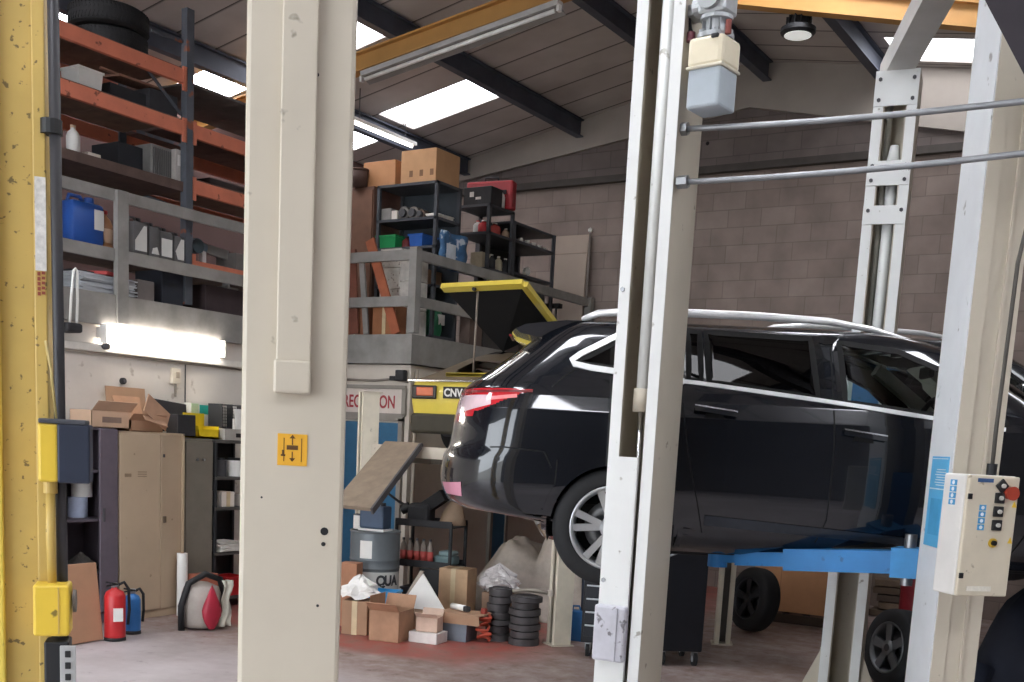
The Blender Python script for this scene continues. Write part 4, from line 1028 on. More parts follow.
# ---------------------------------------------------------------- on top of the cabinets
def top(u, x, z): return Vector((x, lw(u, 425, x).y, z))
c = carton('pale printed carton with one raised flap on the plum cabinet', top(101, -8.50, 1.742), LW, .42, .30, .15, m_cardp, flaps=1)
MB().box((.0, -.152, .07), (.2, .003, .05), bev=.0).build('print_mark', M('#8a7468', .8), c)
carton('open brown carton with tall raised flap on the tan locker', top(138, -8.46, 1.722), LW, .38, .22, .10, M('#b08a6e', .8, var=.08), flaps=1)
b = stand('cardboard_flap', 'folded brown cardboard sheet standing upright behind the open cartons', 'cardboard', top(128, -8.64, 1.722), LW); b.rotation_euler.x = R(-6)
MB().box((0, 0, .20), (.44, .008, .40)).build('front_sheet', m_card, b); MB().box((.0, -.03, .17), (.30, .006, .30), (R(-10), 0, 0)).build('rear_sheet', M('#bb9274', .8), b)
b = stand('cardboard_flap', 'tilted brown cardboard flap slipping off the right of the tan locker', 'cardboard', top(157, -8.30, 1.782), LW); MB().box((0, 0, .12), (.30, .01, .20), (R(-20), R(35), 0)).build('sheet', M('#b58f74', .8), b); MB().box((-.05, -.04, .04), (.25, .01, .07), (R(-50), R(12), 0)).build('flap', M('#b58f74', .8), b)
b = stand('monitor', 'black flat monitor lying tilted against the wall behind the cartons', 'monitor', top(169, -8.61, 1.722), LW); MB().box((0, 0, .16), (.42, .03, .28), (R(-10), R(5), 0), bev=.008).build('screen', m_dark, b); MB().box((0, .03, .02), (.20, .10, .02), bev=.004).build('stand_foot', m_dark, b); MB().box((0, .05, .1), (.05, .02, .18)).build('stand_neck', m_dark, b)
carton('matt black box beside the yellow trays on the grey green cabinet', top(181, -8.42, 1.70), LW, .22, .16, .20, m_dark, tape=False)
z4 = 1.682
b = stand('letter_tray', 'yellow plastic letter tray on the grey green cabinet', 'tray', top(201, -8.44, z4), LW)
mb = MB().box((0, 0, .01), (.26, .22, .02)).box((-.125, 0, .06), (.01, .22, .12)).box((.125, 0, .06), (.01, .22, .12)).box((0, .105, .12), (.26, .01, .24)).box((0, -.105, .045), (.26, .01, .09)); mb.build('tray', M('#e3c421', .4), b)
MB().box((-.02, 0, .03), (.2, .2, .02)).build('label_slot', m_dark, b)
b = stand('card_box', 'teal and white leaflet box behind the yellow tray', 'box', top(199, -8.645, z4+.0), LW); MB().box((0, 0, .17), (.30, .10, .34)).build('carton', M('#e2e0d6', .6), b); MB().box((0.05, -.052, .28), (.18, .004, .09)).build('teal_panel', M('#2fae9a', .5), b); MB().box((-.10, -.052, .27), (.09, .004, .13)).build('green_panel', M('#c6d9b0', .5), b)
z5 = 1.676
b = stand('drawer_box', 'low grey drawer box on top of the shelf bay', 'box', top(227, -8.44, z5), LW); MB().box((0, 0, .055), (.34, .3, .11), bev=.006).build('carcass', M('#a8a49c', .6), b); MB().box((.02, -.152, .05), (.08, .006, .04)).build('opening', m_black, b)
for i, u in enumerate((220, 230)):
    b = stand('mesh_file_holder', ('left', 'right')[i]+' of two black mesh file holders on the grey drawer box', 'file holder', top(u, -8.47, z5+.112), LW, 'mesh file holders')
    mb = MB(); 
    for k in range(7): mb.box((-.06+.02*k, -.1, .11), (.004, .004, .20)); mb.box((0, -.1, .02+.03*k), (.125, .004, .004))
    mb.build('mesh_front', m_dark, b); MB().box((-.063, 0, .12), (.004, .2, .24)).box((.063, 0, .12), (.004, .2, .24)).box((0, 0, .003), (.126, .2, .006)).build('frame', m_dark, b)
    MB().box((0.0, .02, .12), (.08, .14, .21)).build('file_papers', m_paper, b)
b = stand('paper_sheet', 'white sheet propped upright on the drawer box edge', 'paper', top(239, -8.305, z5+.112), LW); MB().box((0, 0, .10), (.11, .003, .20), (R(-12), 0, 0)).build('sheet', m_white, b); MB().box((0, .035, .05), (.08, .03, .10)).build('backing_block', m_paper, b)
jug('small yellow can at the right end of the shelf bay top', top(250, -8.3, z5), LW, .10, .06, .16, M('#e0bd22', .4), m_black)
# wall fittings
b = stand('wall_switch', 'cream double switch box on the wall over the cabinets', 'switch', lw(174, 376, XL+.002), LW); MB().box((0, -.02, 0), (.10, .04, .15), bev=.006).build('back_box', M('#cfc6b6', .5), b); MB().box((.012, -.043, .01), (.04, .008, .06), bev=.003).build('rocker', M('#9b8f80', .5), b); MB().cyl((.0, -.02, -.075), (.0, -.02, -.20), .012).build('conduit', M('#8f877c', .6), b); MB().cyl((.13, -.012, .12), (.13, -.012, -.28), .006).build('cable', m_dark, b)
b = stand('round_socket', 'small black round knob socket on wall above upright cardboard', 'socket', lw(122, 381, XL+.002), LW); MB().cyl((0, 0, 0), (0, -.03, 0), .03).build('plate', m_dark, b); MB().cyl((0, -.03, 0), (0, -.05, 0), .015).build('knob', m_dgrey, b)
# strip lamp and trunking under the store
yl0, yl1 = span(104, 223, 340, XL+.1)
lampw = stand('strip_lamp', 'lit white strip lamp under the edge of the storage floor', 'lamp', (XL+.0, (yl0+yl1)/2, 2.56), LW)
MB().box((0, -.03, .03), (yl1-yl0+.02, .06, .10), bev=.008).build('housing', m_white, lampw)
MB().box((0, -.095, .02), (yl1-yl0, .08, .16), bev=.03).build('diffuser', EM('#fff6ea', 16.0), lampw)
for s in (-1, 1): MB().box((s*(yl1-yl0)/2, -.095, .02), (.015, .085, .165), bev=.006).build('end_cap', m_white, lampw)
yt0, yt1 = span(40, 262, 360, XL)
tr_ = stand('cable_trunking', 'white cable trunking running along the wall below the strip lamp', 'trunking', (XL+.002, (yt0+yt1)/2, 2.45), LW)
MB().box((0, -.03, 0), (yt1-yt0, .06, .07), bev=.004).build('channel', M('#d9d4cb', .5), tr_); MB().box((0, -.062, 0.0), (yt1-yt0-.02, .006, .055)).build('cover', M('#e4e0d8', .45), tr_)
yk = lw(99, 345, XL).y-(yt0+yt1)/2; MB().cyl((yk, -.07, .02), (yk, -.12, .02), .03).build('plug_socket', m_dgrey, tr_)
tr2 = MB().cyl((XL+.02, yt0, 2.405), (XL+.02, 9.9, 2.405), .012).build('wall_conduit', M('#8f877d', .6), None, True); tag(tr2, 'thin grey conduit clipped to the wall under the trunking', 'conduit')

# ---------------------------------------------------------------- guard rail on the store edge
RX = -8.72
G = stand('guard_rail', 'grey square tube guard rail along the left storage edge', 'railing', (RX, 0, 2.94))
for z, h in ((3.815, .10), (3.295, .11)): MB().box((0, (2.0+9.9)/2, z-2.94), (.05, 7.9, h)).build('rail', m_grey_rail, G)
for y in (2.6, 4.7, 6.80, 9.0): MB().box((.035, y, .335), (.06, .12, 1.17)).build('post', m_grey_rail, G)
G2 = stand('guard_rail', 'grey square tube guard rail around the office roof corner', 'railing', (-7.80, 10.0, 2.94))
for z, h in ((3.80, .11), (3.30, .11)):
    MB().box((-.48, 0.02, z-2.94), (.96, .05, h)).build('rail', m_grey_rail, G2); MB().box((0.0, 2.02, z-2.94), (.05, 4.06, h)).build('rail', m_grey_rail, G2)
for y in (0, 4.0): MB().box((.01, y, .47), (.10, .10, .92)).build('post', m_grey_rail, G2)

# ---------------------------------------------------------------- pallet racking on the store floor
RK = stand('pallet_rack', 'tall orange and blue grey pallet rack above the left wall', 'rack', (-8.92, 7.76, 2.99))
m_up = M('#565a62', 0.6, 0.1, var=0.25, scale=5, spots='#9c5a40', thresh=0.60, sscale=5)
for yy in (5.05-7.76, 0, 9.85-7.76):
    mb = MB()
    for xx in (0, -1.0): mb.box((xx, yy, 1.36 if yy < -1 else 1.38), (.08, .09, 2.72 if yy < -1 else 2.76))
    for k in range(4): mb.beam((0, yy, .3+k*.6), (-1.0, yy, .6+k*.6), .03, .03)
    mb.build('upright', m_up, RK)
for zz, ya, yb in ((5.07, -2.66, -.04), (4.60, -2.66, -.04), (4.60, .04, 2.04), (4.08, .04, 2.04), (3.35, .04, 2.04)):
    for xx in (0.01, -1.0): MB().box((xx, (ya+yb)/2, zz-2.94), (.05, yb-ya, .13 if zz > 3.5 else .06), bev=.004).build('beam', m_orange, RK)
    for ye in (ya+.0, yb): MB().box((.03, ye+(-.02 if ye > 0.1 or ye == -.04 else .02), zz-2.96), (.02, .05, .22)).build('connector', m_orange, RK)
def deck(zz, ya, yb, mat, n, gap=0.006, x0=-.97, x1=-.02):
    mb = MB(); w_ = (yb-ya)/n
    for k in range(n): mb.box(((x0+x1)/2, ya+w_*(k+.5), zz-2.94), (x1-x0, w_-gap, .022))
    return mb.build('deck', mat, RK)
deck(5.15, -2.7, 0.0, m_wood, 9); deck(4.68, -2.7, 0, M('#7a6455', .85, var=.3), 8); deck(5.05, .03, 2.15, M('#6f6864', .85, var=.25), 6); deck(4.67, .03, 2.15, M('#5d4a44', .85, var=.3), 7); deck(4.16, .03, 2.15, m_wood, 7)
MB().box((-.49, -1.25, 4.06-2.94), (.98, 2.42, .09)).build('deck', M('#5e4b44', .85, var=.3), RK)
deck(3.31, -2.7, 0.0, m_wood, 8); deck(3.31, .03, 2.05, m_wood, 7)
MB().beam((-.03, -.45, 5.02-2.94), (-.03, -.03, 4.72-2.94), .012, .03).build('diagonal_brace', m_up, RK)
MB().beam((-.02, -.42, 5.36-2.94+.02), (-.02, -.01, 5.40-2.94+.0), .02, .03).build('tie_bar', m_up, RK)
def rk(u, v, x=-9.1): return lw(u, v, x)
t1 = rk(128, 42, -9.35); tyre('lower of two tyres lying on top of the pallet rack', (-9.35, 7.2, 5.212+.095), .34, .19, .21, 'tyres on the rack'); tyre('upper of two tyres lying on top of the pallet rack', (-9.33, 7.17, 5.212+.29), .36, .20, .21, 'tyres on the rack')
zA, zB, zC, zD, zE = 4.742, 4.157, 3.373, 2.942, 4.223
tub('white tub on the second level of the pallet rack', (-9.2, rk(82, 80, -9.2).y, zA), LW, .26, .26, .20, m_white)
carton('flat dark carton beside the white tub on the rack second level', (-9.3, rk(115, 95, -9.3).y, zA), LW, .42, .4, .16, M('#2c2d31', .8), tape=False)
carton('dark grey box at the middle of the rack second level', (-9.25, rk(150, 110, -9.25).y, zA), LW, .34, .4, .22, M('#3c3c40', .8), tape=False)
b = stand('broken_board', 'splintered brown board lying over the second level boxes', 'board', (-9.2, rk(140, 85, -9.2).y, zA+.225), LW); MB().box((-.1, 0, .03), (.55, .22, .02), (0, R(-4), R(10))).build('board', M('#9a7360', .85, var=.3), b); MB().box((-.32, -.02, .05), (.25, .05, .015), (0, R(8), R(-18))).build('splinter', M('#a87f68', .85), b)
bottle('white spray bottle on the brown third level of the rack', (-9.1, rk(73, 130).y, zB), .06, .26, m_white, m_cardp)
carton('tiny white carton lying on the brown third level', (-9.1, rk(91, 145).y, zB), LW, .14, .10, .06, m_cardw, tape=False)
carton('black carton on the brown third level left of the louvred box', (-9.35, rk(118, 140, -9.35).y, zB), LW, .30, .4, .26, M('#26272c', .8), tape=False)
b = stand('heater_box', 'grey louvred heater box on the brown third level', 'heater', (-9.15, rk(157, 160, -9.1).y, zB), LW); MB().box((0, 0, .15), (.26, .24, .30), bev=.01).build('casing', M('#7f7d7b', .6, .2), b); mb = MB(); [mb.box((-.1+.025*k, -.125, .15), (.008, .01, .24)) for k in range(9)]; mb.build('louvres', M('#5c5b5a', .6), b)
b = stand('box_file', 'pale box file standing at the rack upright on the third level', 'file', (-9.1, rk(171, 168).y, zB), LW); MB().box((0, 0, .15), (.11, .26, .30), bev=.004).build('cover', M('#b9b4ae', .7, var=.2), b); MB().box((0, -.132, .2), (.06, .003, .1)).build('spine_label', m_white, b)
carton('dark flat box on the upper deck right of the rack upright', (-9.3, rk(215, 165, -9.3).y, zE), LW, .5, .4, .10, M('#3d3432', .8), tape=False)
# shelf row just above the middle rail
jug('large blue plastic jerrycan with white label behind the rail', (-9.02, rk(80, 225, -9.02).y, zC), LW, .34, .26, .44, m_blued, m_blued, m_white, labq=[(.16, .32), (.46, .32), (.46, .72), (.16, .72)])
bottle('amber bottle with red top next to the blue jerrycan', (-8.98, rk(104, 225, -8.98).y, zC), .075, .34, M('#a4714a', .4), m_redp, lab=m_cardp)
for i, (u, wj, l, q) in enumerate(((134, .17, 'first white-label oil can right of the rail post', [(-.4, .1), (.4, .1), (.4, .75), (.2, .75), (-.4, .35)]), (148, .13, 'grey oil can second right of the rail post', [(-.3, .1), (.4, .1), (.2, .3), (-.2, .25)]), (160, .16, 'square-label oil can third right of the rail post', None), (173, .13, 'white-label oil can beside the rack upright', [(.4, .1), (.4, .75), (.1, .75), (-.4, .35), (-.2, .1)]))):
    jug(l, (-8.98, rk(u, 240, -8.98).y, zC), LW, wj, .2, .36-.02*i, M('#5f5d5d', .5), m_dark, m_white, 'oil cans behind the rail', labq=q)
g = stand('angle_grinder', 'blue grey power tool lying right of the rack upright behind the rail', 'power tool', (-9.12, rk(205, 250, -9.12).y, zC+.02), LW); MB().cyl((-.16, 0, .24), (.0, 0, .22), .05, .045).build('motor_housing', M('#7b98a8', .5), g, True); MB().beam((.0, 0, .22), (.30, 0, .20), .05, .09).build('handle', M('#8c8a86', .5), g); MB().cyl((-.14, -.06, .22), (-.14, .06, .22), .075).build('disc_guard', M('#56656e', .4, .4), g); MB().box((-.03, 0, .10), (.05, .05, .22)).build('stand_leg', m_white, g); MB().box((-.03, 0, .0), (.2, .2, .03)).build('stand_foot', m_redp, g)
carton('grey case with black slot at the right end behind the rail', (-9.12, rk(233, 262, -9.12).y, zC), LW, .20, .3, .24, M('#77736f', .7), tape=False)
# floor level of the store
mb, b = papers('stack of flat white panels and red sheets lying at the store edge', (-9.0, rk(92, 290, -9.0).y, zD), LW, .62, .5, .17, m_paper, seed=3, name='panel_stack', cat='panels'); mb.build('panels', M('#b9bcc0', .6, var=.2, scale=3), b); MB().box((.1, -.1, .19), (.35, .2, .03), (0, 0, R(20))).build('red_sheet', M('#b23f3c', .6), b); MB().box((-.12, -.02, .18), (.3, .2, .03), (0, 0, R(-12))).build('dark_sheet', m_dark, b)
carton('big dark navy carton on the store floor behind the rail post', (-9.1, rk(159, 300, -9.1).y, zD), LW, .26, .40, .34, M('#2b2e37', .8), tape=False)
carton('dark maroon crate on the store floor under the red shelf edge', (-9.1, rk(212, 310, -9.1).y, zD), LW, .55, .40, .28, M('#3b2e30', .8), tape=False)
carton('small grey engine part box by the rail post at floor level', (-8.95, rk(139, 290, -8.95).y, zD), LW, .2, .2, .2, M('#77706c', .7), tape=False)
b = stand('pale_bracket', 'pale plastic bracket on the dark maroon crate', 'bracket', (-9.0, rk(226, 300, -9.0).y, zD+.282), LW); MB().box((0, 0, .01), (.2, .15, .02)).build('foot', M('#8f8d8b', .6), b); MB().box((.0, .0, .06), (.03, .08, .1)).build('upright', M('#8f8d8b', .6), b)
b = stand('hook_clamp', 'black clamp with two upright white strips fixed below the storage edge', 'clamp', lw(74, 330, -8.55), LW); MB().box((0, .08, .02), (.16, .20, .08), bev=.02).build('clamp_body', m_dark, b); MB().tube([(-.03, .02, .0), (-.02, .01, .25), (.0, .0, .50), (.02, .0, .52), (.035, .0, .50), (.045, .01, .25), (.04, .02, .0)], .012, 8).build('strip_loop', m_white, b, True)
# ================================================================ office block front and its door
OY, OX = 10.0, -7.8
xa_, xb_ = at(338, 430, 'y', OY-.005).x, at(402, 430, 'y', OY-.005).x
D1 = stand('door_1', 'blue reception door under the red lettered sign', 'door', (xb_-.5, OY, 0)); D1['kind'] = 'structure'
m_bdoor = M('#2f6385', .5, var=.15); m_frame = M('#8b857d', .7, var=.1)
mb = MB()
for s in (-.5, .0+.02, .5): mb.box((s, -.02, 1.0), (.06, .05, 2.0))
mb.box((0, -.02, 2.0), (1.06, .05, .06)); mb.build('door_frame', m_frame, D1)
for s in (-.24, .26): MB().box((s, -.012, .98), (.42, .03, 1.94), bev=.004).build('door_leaf', m_bdoor, D1)
MB().box((.08, -.05, .98), (.03, .06, .14), bev=.006).build('handle', m_steelb, D1)
sg = stand('reception_sign', 'pale sign board with red RECEPTION lettering above the blue door', 'sign', (xb_-.5, OY, 2.06))
MB().box((0, -.012, .13), (1.04, .024, .27)).build('board', M('#cfc4bb', .7, var=.08), sg)
mb = MB()
for s in (-.53, .53): mb.box((s, -.02, .13), (.05, .04, .30))
mb.box((0, -.02, .29), (1.1, .04, .04)).box((0, -.02, -.02), (1.1, .04, .03)); mb.build('sign_frame', m_frame, sg)
tx = text('RECEPTION', .20, M('#9b2f35', .6), sg, (-.375, -.026, .055), (R(90), 0, 0), bold=.004); tx.scale = (.74, 1, 1)
b = stand('flood_light', 'small black flood light on the office wall under the storage floor', 'lamp', at(405, 376, 'y', OY)); MB().box((0, -.07, 0), (.12, .08, .12), bev=.012).build('lamp_head', m_dark, b); MB().box((0, -.02, .0), (.03, .04, .04)).build('bracket', m_dark, b); MB().box((-.13, -.05, -.03), (.08, .05, .05), bev=.01).build('sensor', m_dark, b)
cn = MB().tube([(at(345, 374, 'y', OY).x-.3, OY-.02, 2.43), (-8.3, OY-.02, 2.42), (-8.05, OY-.02, 2.44), (-7.82, OY-.02, 2.41)], .014, 8).build('wall_conduit', M('#8a8077', .6), None, True); tag(cn, 'grey conduit running along the office front under the storage edge', 'conduit')
yd = at(496, 530, 'x', OX).y
D2 = stand('door_2', 'blue side door of the office seen under the car tail', 'door', (OX, yd, 0), LW); D2['kind'] = 'structure'
MB().box((0, -.012, .98), (.30, .03, 1.94)).build('door_leaf', m_bdoor, D2); mb = MB(); [mb.box((s, -.02, 1.0), (.06, .05, 2.0)) for s in (-.18, .18)]; mb.build('door_frame', m_frame, D2)
pp = MB().cyl((OX+.05, 10.05, 0), (OX+.05, 10.05, 2.55), .022).build('down_pipe', M('#a59a8c', .6), None, True); tag(pp, 'pale vertical pipe at the corner of the office wall', 'pipe')

# ================================================================ goods on the office roof
Z0 = 2.932
def shelf_unit(label, x0, x1, y0, y1, zt, levels, mat, back=None):
    S = stand('shelf_unit', label, 'shelf', ((x0+x1)/2, y0, Z0)); w = x1-x0; d = y1-y0; h = zt-Z0
    for sx in (-1, 1):
        for yy in (.02, d-.02): MB().box((sx*(w/2-.02), yy, h/2), (.04, .04, h)).build('upright', mat, S)
    for z in levels: MB().box((0, d/2, z-Z0), (w, d, .03)).build('shelf', mat, S)
    if back: MB().box((0, d-.005, h/2), (w, .01, h)).build('back_panel', back, S)
    return S
m_shelf = M('#4b4d52', .55, .3, var=.2)
y1 = 10.6; xA0, xA1 = at(377, 200, 'y', y1).x, at(437, 200, 'y', y1).x
zT = at(437, 180, 'y', y1).z; yA1 = at(462, 195, 'x', xA1).y
zL = [at(437, v, 'y', y1).z for v in (217, 246, 285)]
shelf_unit('dark shelf unit holding green and blue trays under the big cartons', xA0, xA1, y1, yA1, zT, [zT-.015]+zL+[Z0+.05], m_shelf, M('#3a4046', .7))
def s1(u, lev): return Vector((at(u, 215, 'y', y1+.2).x, y1+.2, ([zT]+[z+.016 for z in zL])[lev]))
xb0, xb1 = at(400, 180, 'y', y1).x, at(435, 180, 'y', y1).x
big_w = xb1-xb0; hb = at(435, 147, 'y', y1).z-zT
c = carton('largest cardboard box standing on the dark shelf unit', ((xb0+xb1)/2, (y1+yA1)/2, zT), 0, big_w, yA1-y1-.02, hb, M('#bf936a', .8, var=.1), tape=False)
mb = MB()
for k in range(3): mb.box((-big_w*.2+.15*k, -(yA1-y1-.02)/2-.001, .10), (.05, .003, .07))
mb.build('printed_mark', M('#7d5c42', .8), c)
xs0, xs1 = at(354, 180, 'y', y1).x, at(393, 180, 'y', y1).x
tb_ = stand('tall_cabinet', 'reddish brown wardrobe carcass left of the dark shelf unit', 'cabinet', ((xs0+at(374, 200, 'y', y1).x)/2-.2, y1+.25, Z0)); wc_ = at(374, 200, 'y', y1).x-xs0+.4; hc_ = at(365, 187, 'y', y1).z-Z0
MB().box((0, 0, hc_/2), (wc_, .5, hc_), bev=.004).build('carcass', M('#6d4d40', .7, var=.2), tb_)
for s in (-.25, .25): MB().box((s*wc_, -.26, hc_/2), (wc_*.47, .02, hc_-.08)).build('door', M('#75523f', .7, var=.2), tb_)
carton('smaller cardboard box on the brown wardrobe beside the big box', ((xs0+xs1)/2+.02, y1+.28, Z0+hc_), 0, (xs1-xs0)*.82, .4, at(370, 160, 'y', y1).z-Z0-hc_, M('#b9855c', .8, var=.1), tape=False)
b = stand('basket', 'dark wicker basket in front of the smaller cardboard box', 'basket', (at(359, 183, 'y', y1-.05).x-.03, y1+.0, Z0+hc_)); MB().lathe([(0, .0), (.09, 0), (.10, .2), (.09, .2), (.08, .02), (0, .02)], 20).build('basket_body', M('#4d362e', .8), b, True); MB().lathe([(.09, .19), (.105, .19), (.105, .21), (.09, .21)], 20, closed=True).build('rim', M('#5d4438', .8), b, True)
tub('green plastic tray on the dark shelf unit', s1(396, 2)-Vector((0, .04, 0)), 0, .30, .28, .15, M('#1e8a4e', .5))
tub('blue plastic tray right of the green tray', s1(424, 2), 0, .20, .3, .15, M('#2c5fae', .5))
bottle('dark red tin between the green and blue trays', s1(408, 2), .06, .15, M('#7a2c2c', .5), m_dark, name='tin', cat='tin')
carton('grey carton with white face on upper shelf of the dark unit', s1(393, 1), 0, .18, .3, .14, M('#8e8a86', .7), tape=False)
carton('white small carton right of the grey one on upper shelf', s1(401.5, 1)-Vector((0, .06, 0)), 0, .09, .16, .11, m_cardw, tape=False)
for i, (u, r, l) in enumerate(((409, .08, 'left grey alternator on the upper shelf'), (418.5, .075, 'middle grey starter motor on the upper shelf'), (426, .055, 'small rusty motor at right of the upper shelf'))):
    p = s1(u, 1); b = stand('engine_part', l, 'engine part', (p.x, p.y, p.z+r)); MB().cyl((0, -.1, 0), (0, .12, 0), r, n=18).build('casing', M(('#77736e', '#8a857f', '#6b5a50')[i], .5, .5, var=.3, scale=20), b); MB().cyl((0, -.14, 0), (0, -.1, 0), r*.6, n=18).build('pulley', m_dgrey, b); MB().box((0, 0, -r*.5), (r*1.6, .1, r), bev=.01).build('mount', M('#5f5b57', .5, .4), b)
carton('yellow small box on the lower shelf of the dark unit', s1(405, 3), 0, .14, .2, .18, M('#cf9d2c', .6), tape=False)
carton('brown carton on lower shelf behind the white stacks', s1(425, 3), 0, .34, .3, .18, m_card2)
# side of the unit: blue wrapped panel, papers
yS = (y1+yA1)/2
b = stand('blue_sack', 'blue and white printed sack hung at the side of the dark shelf unit', 'sack', (xA1+.045, yS+.05, zL[1]-.25), LW); rows = []
for i in range(9):
    rows.append([Vector((-.26+.52*j/8, .0-.025*math.sin(j*1.1)-.015*math.sin(i*1.7+j), .02+.42*i/8)) for j in range(9)])
MB().grid(rows).build('sack', M('#3f6a93', .6, var=.5, scale=7, spots='#c4ccd4', thresh=.56, sscale=7), b, True, thick=.012); MB().box((-.1, -.045, .2), (.18, .004, .2)).build('printed_panel', M('#c9d0d6', .6), b)
mb, b = papers('pile of folded white papers lying on the side end of the shelf', (xA1-.14, yS+.02, zL[0]+.016), LW, .34, .18, .06, m_paper, seed=9); mb.build('sheets', m_paper, b)
# second shelf unit
y2 = 11.75; xB0, xB1 = at(455, 205, 'y', y2).x, at(490, 205, 'y', y2).x; zB_ = at(490, 203, 'y', y2).z; yB1 = at(515, 213, 'x', xB1).y
zl2 = [at(490, v, 'y', y2).z for v in (232, 268)]
shelf_unit('open grey shelf unit with red case on its top behind the sack', xB0, xB1, y2, yB1, zB_, [zB_-.015]+zl2+[Z0+.05], m_shelf)
def s2(u, lev, y=None): return Vector((at(u, 230, 'x', xB1-.12).x, at(u, 230, 'x', xB1-.12).y, ([zB_]+[z+.016 for z in zl2])[lev]))
p = s2(500, 0); b = stand('tool_case', 'red plastic tool case standing on the open grey shelf unit', 'case', (xB1-.30, y2+.46, zB_), R(8))
MB().box((0, 0, .19), (.66, .15, .36), bev=.03).build('case_shell', M('#a5272f', .4, var=.1), b); MB().tube([(-.1, 0, .34), (-.09, 0, .42), (.09, 0, .42), (.1, 0, .34)], .015, 8).build('handle', m_dark, b, True); [MB().box((s*.22, -.085, .22), (.06, .02, .05)).build('latch', m_dark, b) for s in (-1, 1)]
b = stand('power_unit', 'black charger unit in front of the red tool case', 'charger', (at(482, 200, 'y', y2+.15).x, y2+.17, zB_)); MB().box((0, 0, .11), (.42, .26, .22), bev=.012).build('casing', m_dark, b); MB().box((-.08, -.133, .13), (.06, .006, .06)).build('white_dial', m_white, b); MB().box((.02, -.133, .08), (.08, .006, .03)).build('label_strip', m_white, b)
for i, (u, mt, r, h, l) in enumerate(((478, m_white, .06, .16, 'white aerosol can on the middle shelf of the open unit'), (484, m_redp, .075, .16, 'left red oil bottle on the middle shelf'), (496, M('#b2423a', .5), .075, .16, 'right red oil bottle on the middle shelf'), (507, m_cardp, .05, .14, 'pale bottle at the right of the red bottles'))):
    p = s2(u, 1); bottle(l, (at(u, 225, 'y', y2+.14).x if u < 488 else xB1-.14, y2+.14 if u < 488 else p.y, p.z), r, h, mt, m_white if i else m_redp, name='bottle')
carton('cream carton on the lowest shelf of the open unit', (at(480, 262, 'y', y2+.15).x, y2+.16, zl2[1]+.016), 0, .18, .2, .20, M('#c2b79c', .8), tape=False)
for i, (u, l) in enumerate(((493, 'black spray can with white top on the lowest shelf'), (500, 'pale bottle next to the black spray can on lowest shelf'), (507, 'short black bottle at the right of the lowest shelf'))):
    p = s2(u, 2); bottle(l, (xB1-.12, p.y, zl2[1]+.016), .05, .20, (m_dark, M('#b8ad94', .6), m_dark)[i], m_white)
b = stand('grey_hose', 'grey coiled hose hanging from the end of the shelf unit', 'hose', (xB0+.02, y2-.05, zl2[0]-.2)); MB().tube([(.0+.09*math.cos(a), -.01*a/6, .1+.16*math.sin(a)) for a in frange(0, 4*PI, 30)], .016, 8).build('coil', M('#8b8f96', .6), b, True); MB().box((0, .03, .27), (.04, .06, .03)).build('hook', m_dark, b)
for i, (v, l) in enumerate(((205, 'upper black and white tin on the corner of the open shelf top'), (200, 'spare'))):
    if i == 0: p = s2(512, 0); bottle(l, (xB1-.06, y2+.33, zB_), .05, .22, M('#cfcac4', .5), m_dark, name='tin', cat='tin')
# third unit with grey panel
y3 = yB1+.12; xC1 = xB1; 
yC0, yC1 = at(514, 240, 'x', xC1).y, at(556, 240, 'x', xC1).y
yC1 = min(yC1, YE-.15)
zC_ = at(516, 221, 'x', xC1).z
S3 = stand('shelf_unit', 'dark low shelf unit with grey sheet front near the end wall', 'shelf', (xC1-.3, (yC0+yC1)/2, Z0), LW); wC = yC1-yC0; hC = zC_-Z0
for sx in (-1, 1):
    for yy in (-.28, .28): MB().box((sx*(wC/2-.02), yy, hC/2), (.04, .04, hC)).build('upright', m_shelf, S3)
for z in (.06, hC*.62, hC*.86, hC-.015): MB().box((0, 0, z), (wC, .58, .03)).build('shelf', m_shelf, S3)
MB().box((-.1, -.30, hC*.30), (wC*.75, .02, hC*.56)).build('grey_panel', M('#55575a', .7), S3)
mb = MB().box((0, .29, hC*.5), (wC, .01, hC)); mb.build('back_panel', m_dark, S3)
for i in range(5):
    b = stand('socket_tool', '%s chrome tool lying along the low shelf top' % ('first', 'second', 'third', 'fourth', 'fifth')[i], 'tool', (xC1-.12, yC0+.22+wC*.15*i, Z0+hC*.86+.02), R(20*i), 'chrome tools on the low shelf'); MB().cyl((-.07, 0, .02), (.06, 0, .02), .016, n=10).build('shaft', m_steelb, b, True); MB().cyl((.05, 0, .02), (.10, 0, .02), .028, n=12).build('head', m_white, b, True)
b = stand('round_gauge', 'white round gauge on the lower shelf of the low unit', 'gauge', (xC1-.14, at(529, 242, 'x', xC1-.1).y, Z0+hC*.62+.09), LW); MB().cyl((0, 0, 0), (0, -.05, 0), .055, n=20).build('dial', m_white, b); MB().box((0, -.02, -.06), (.06, .05, .04)).build('foot', m_dark, b)
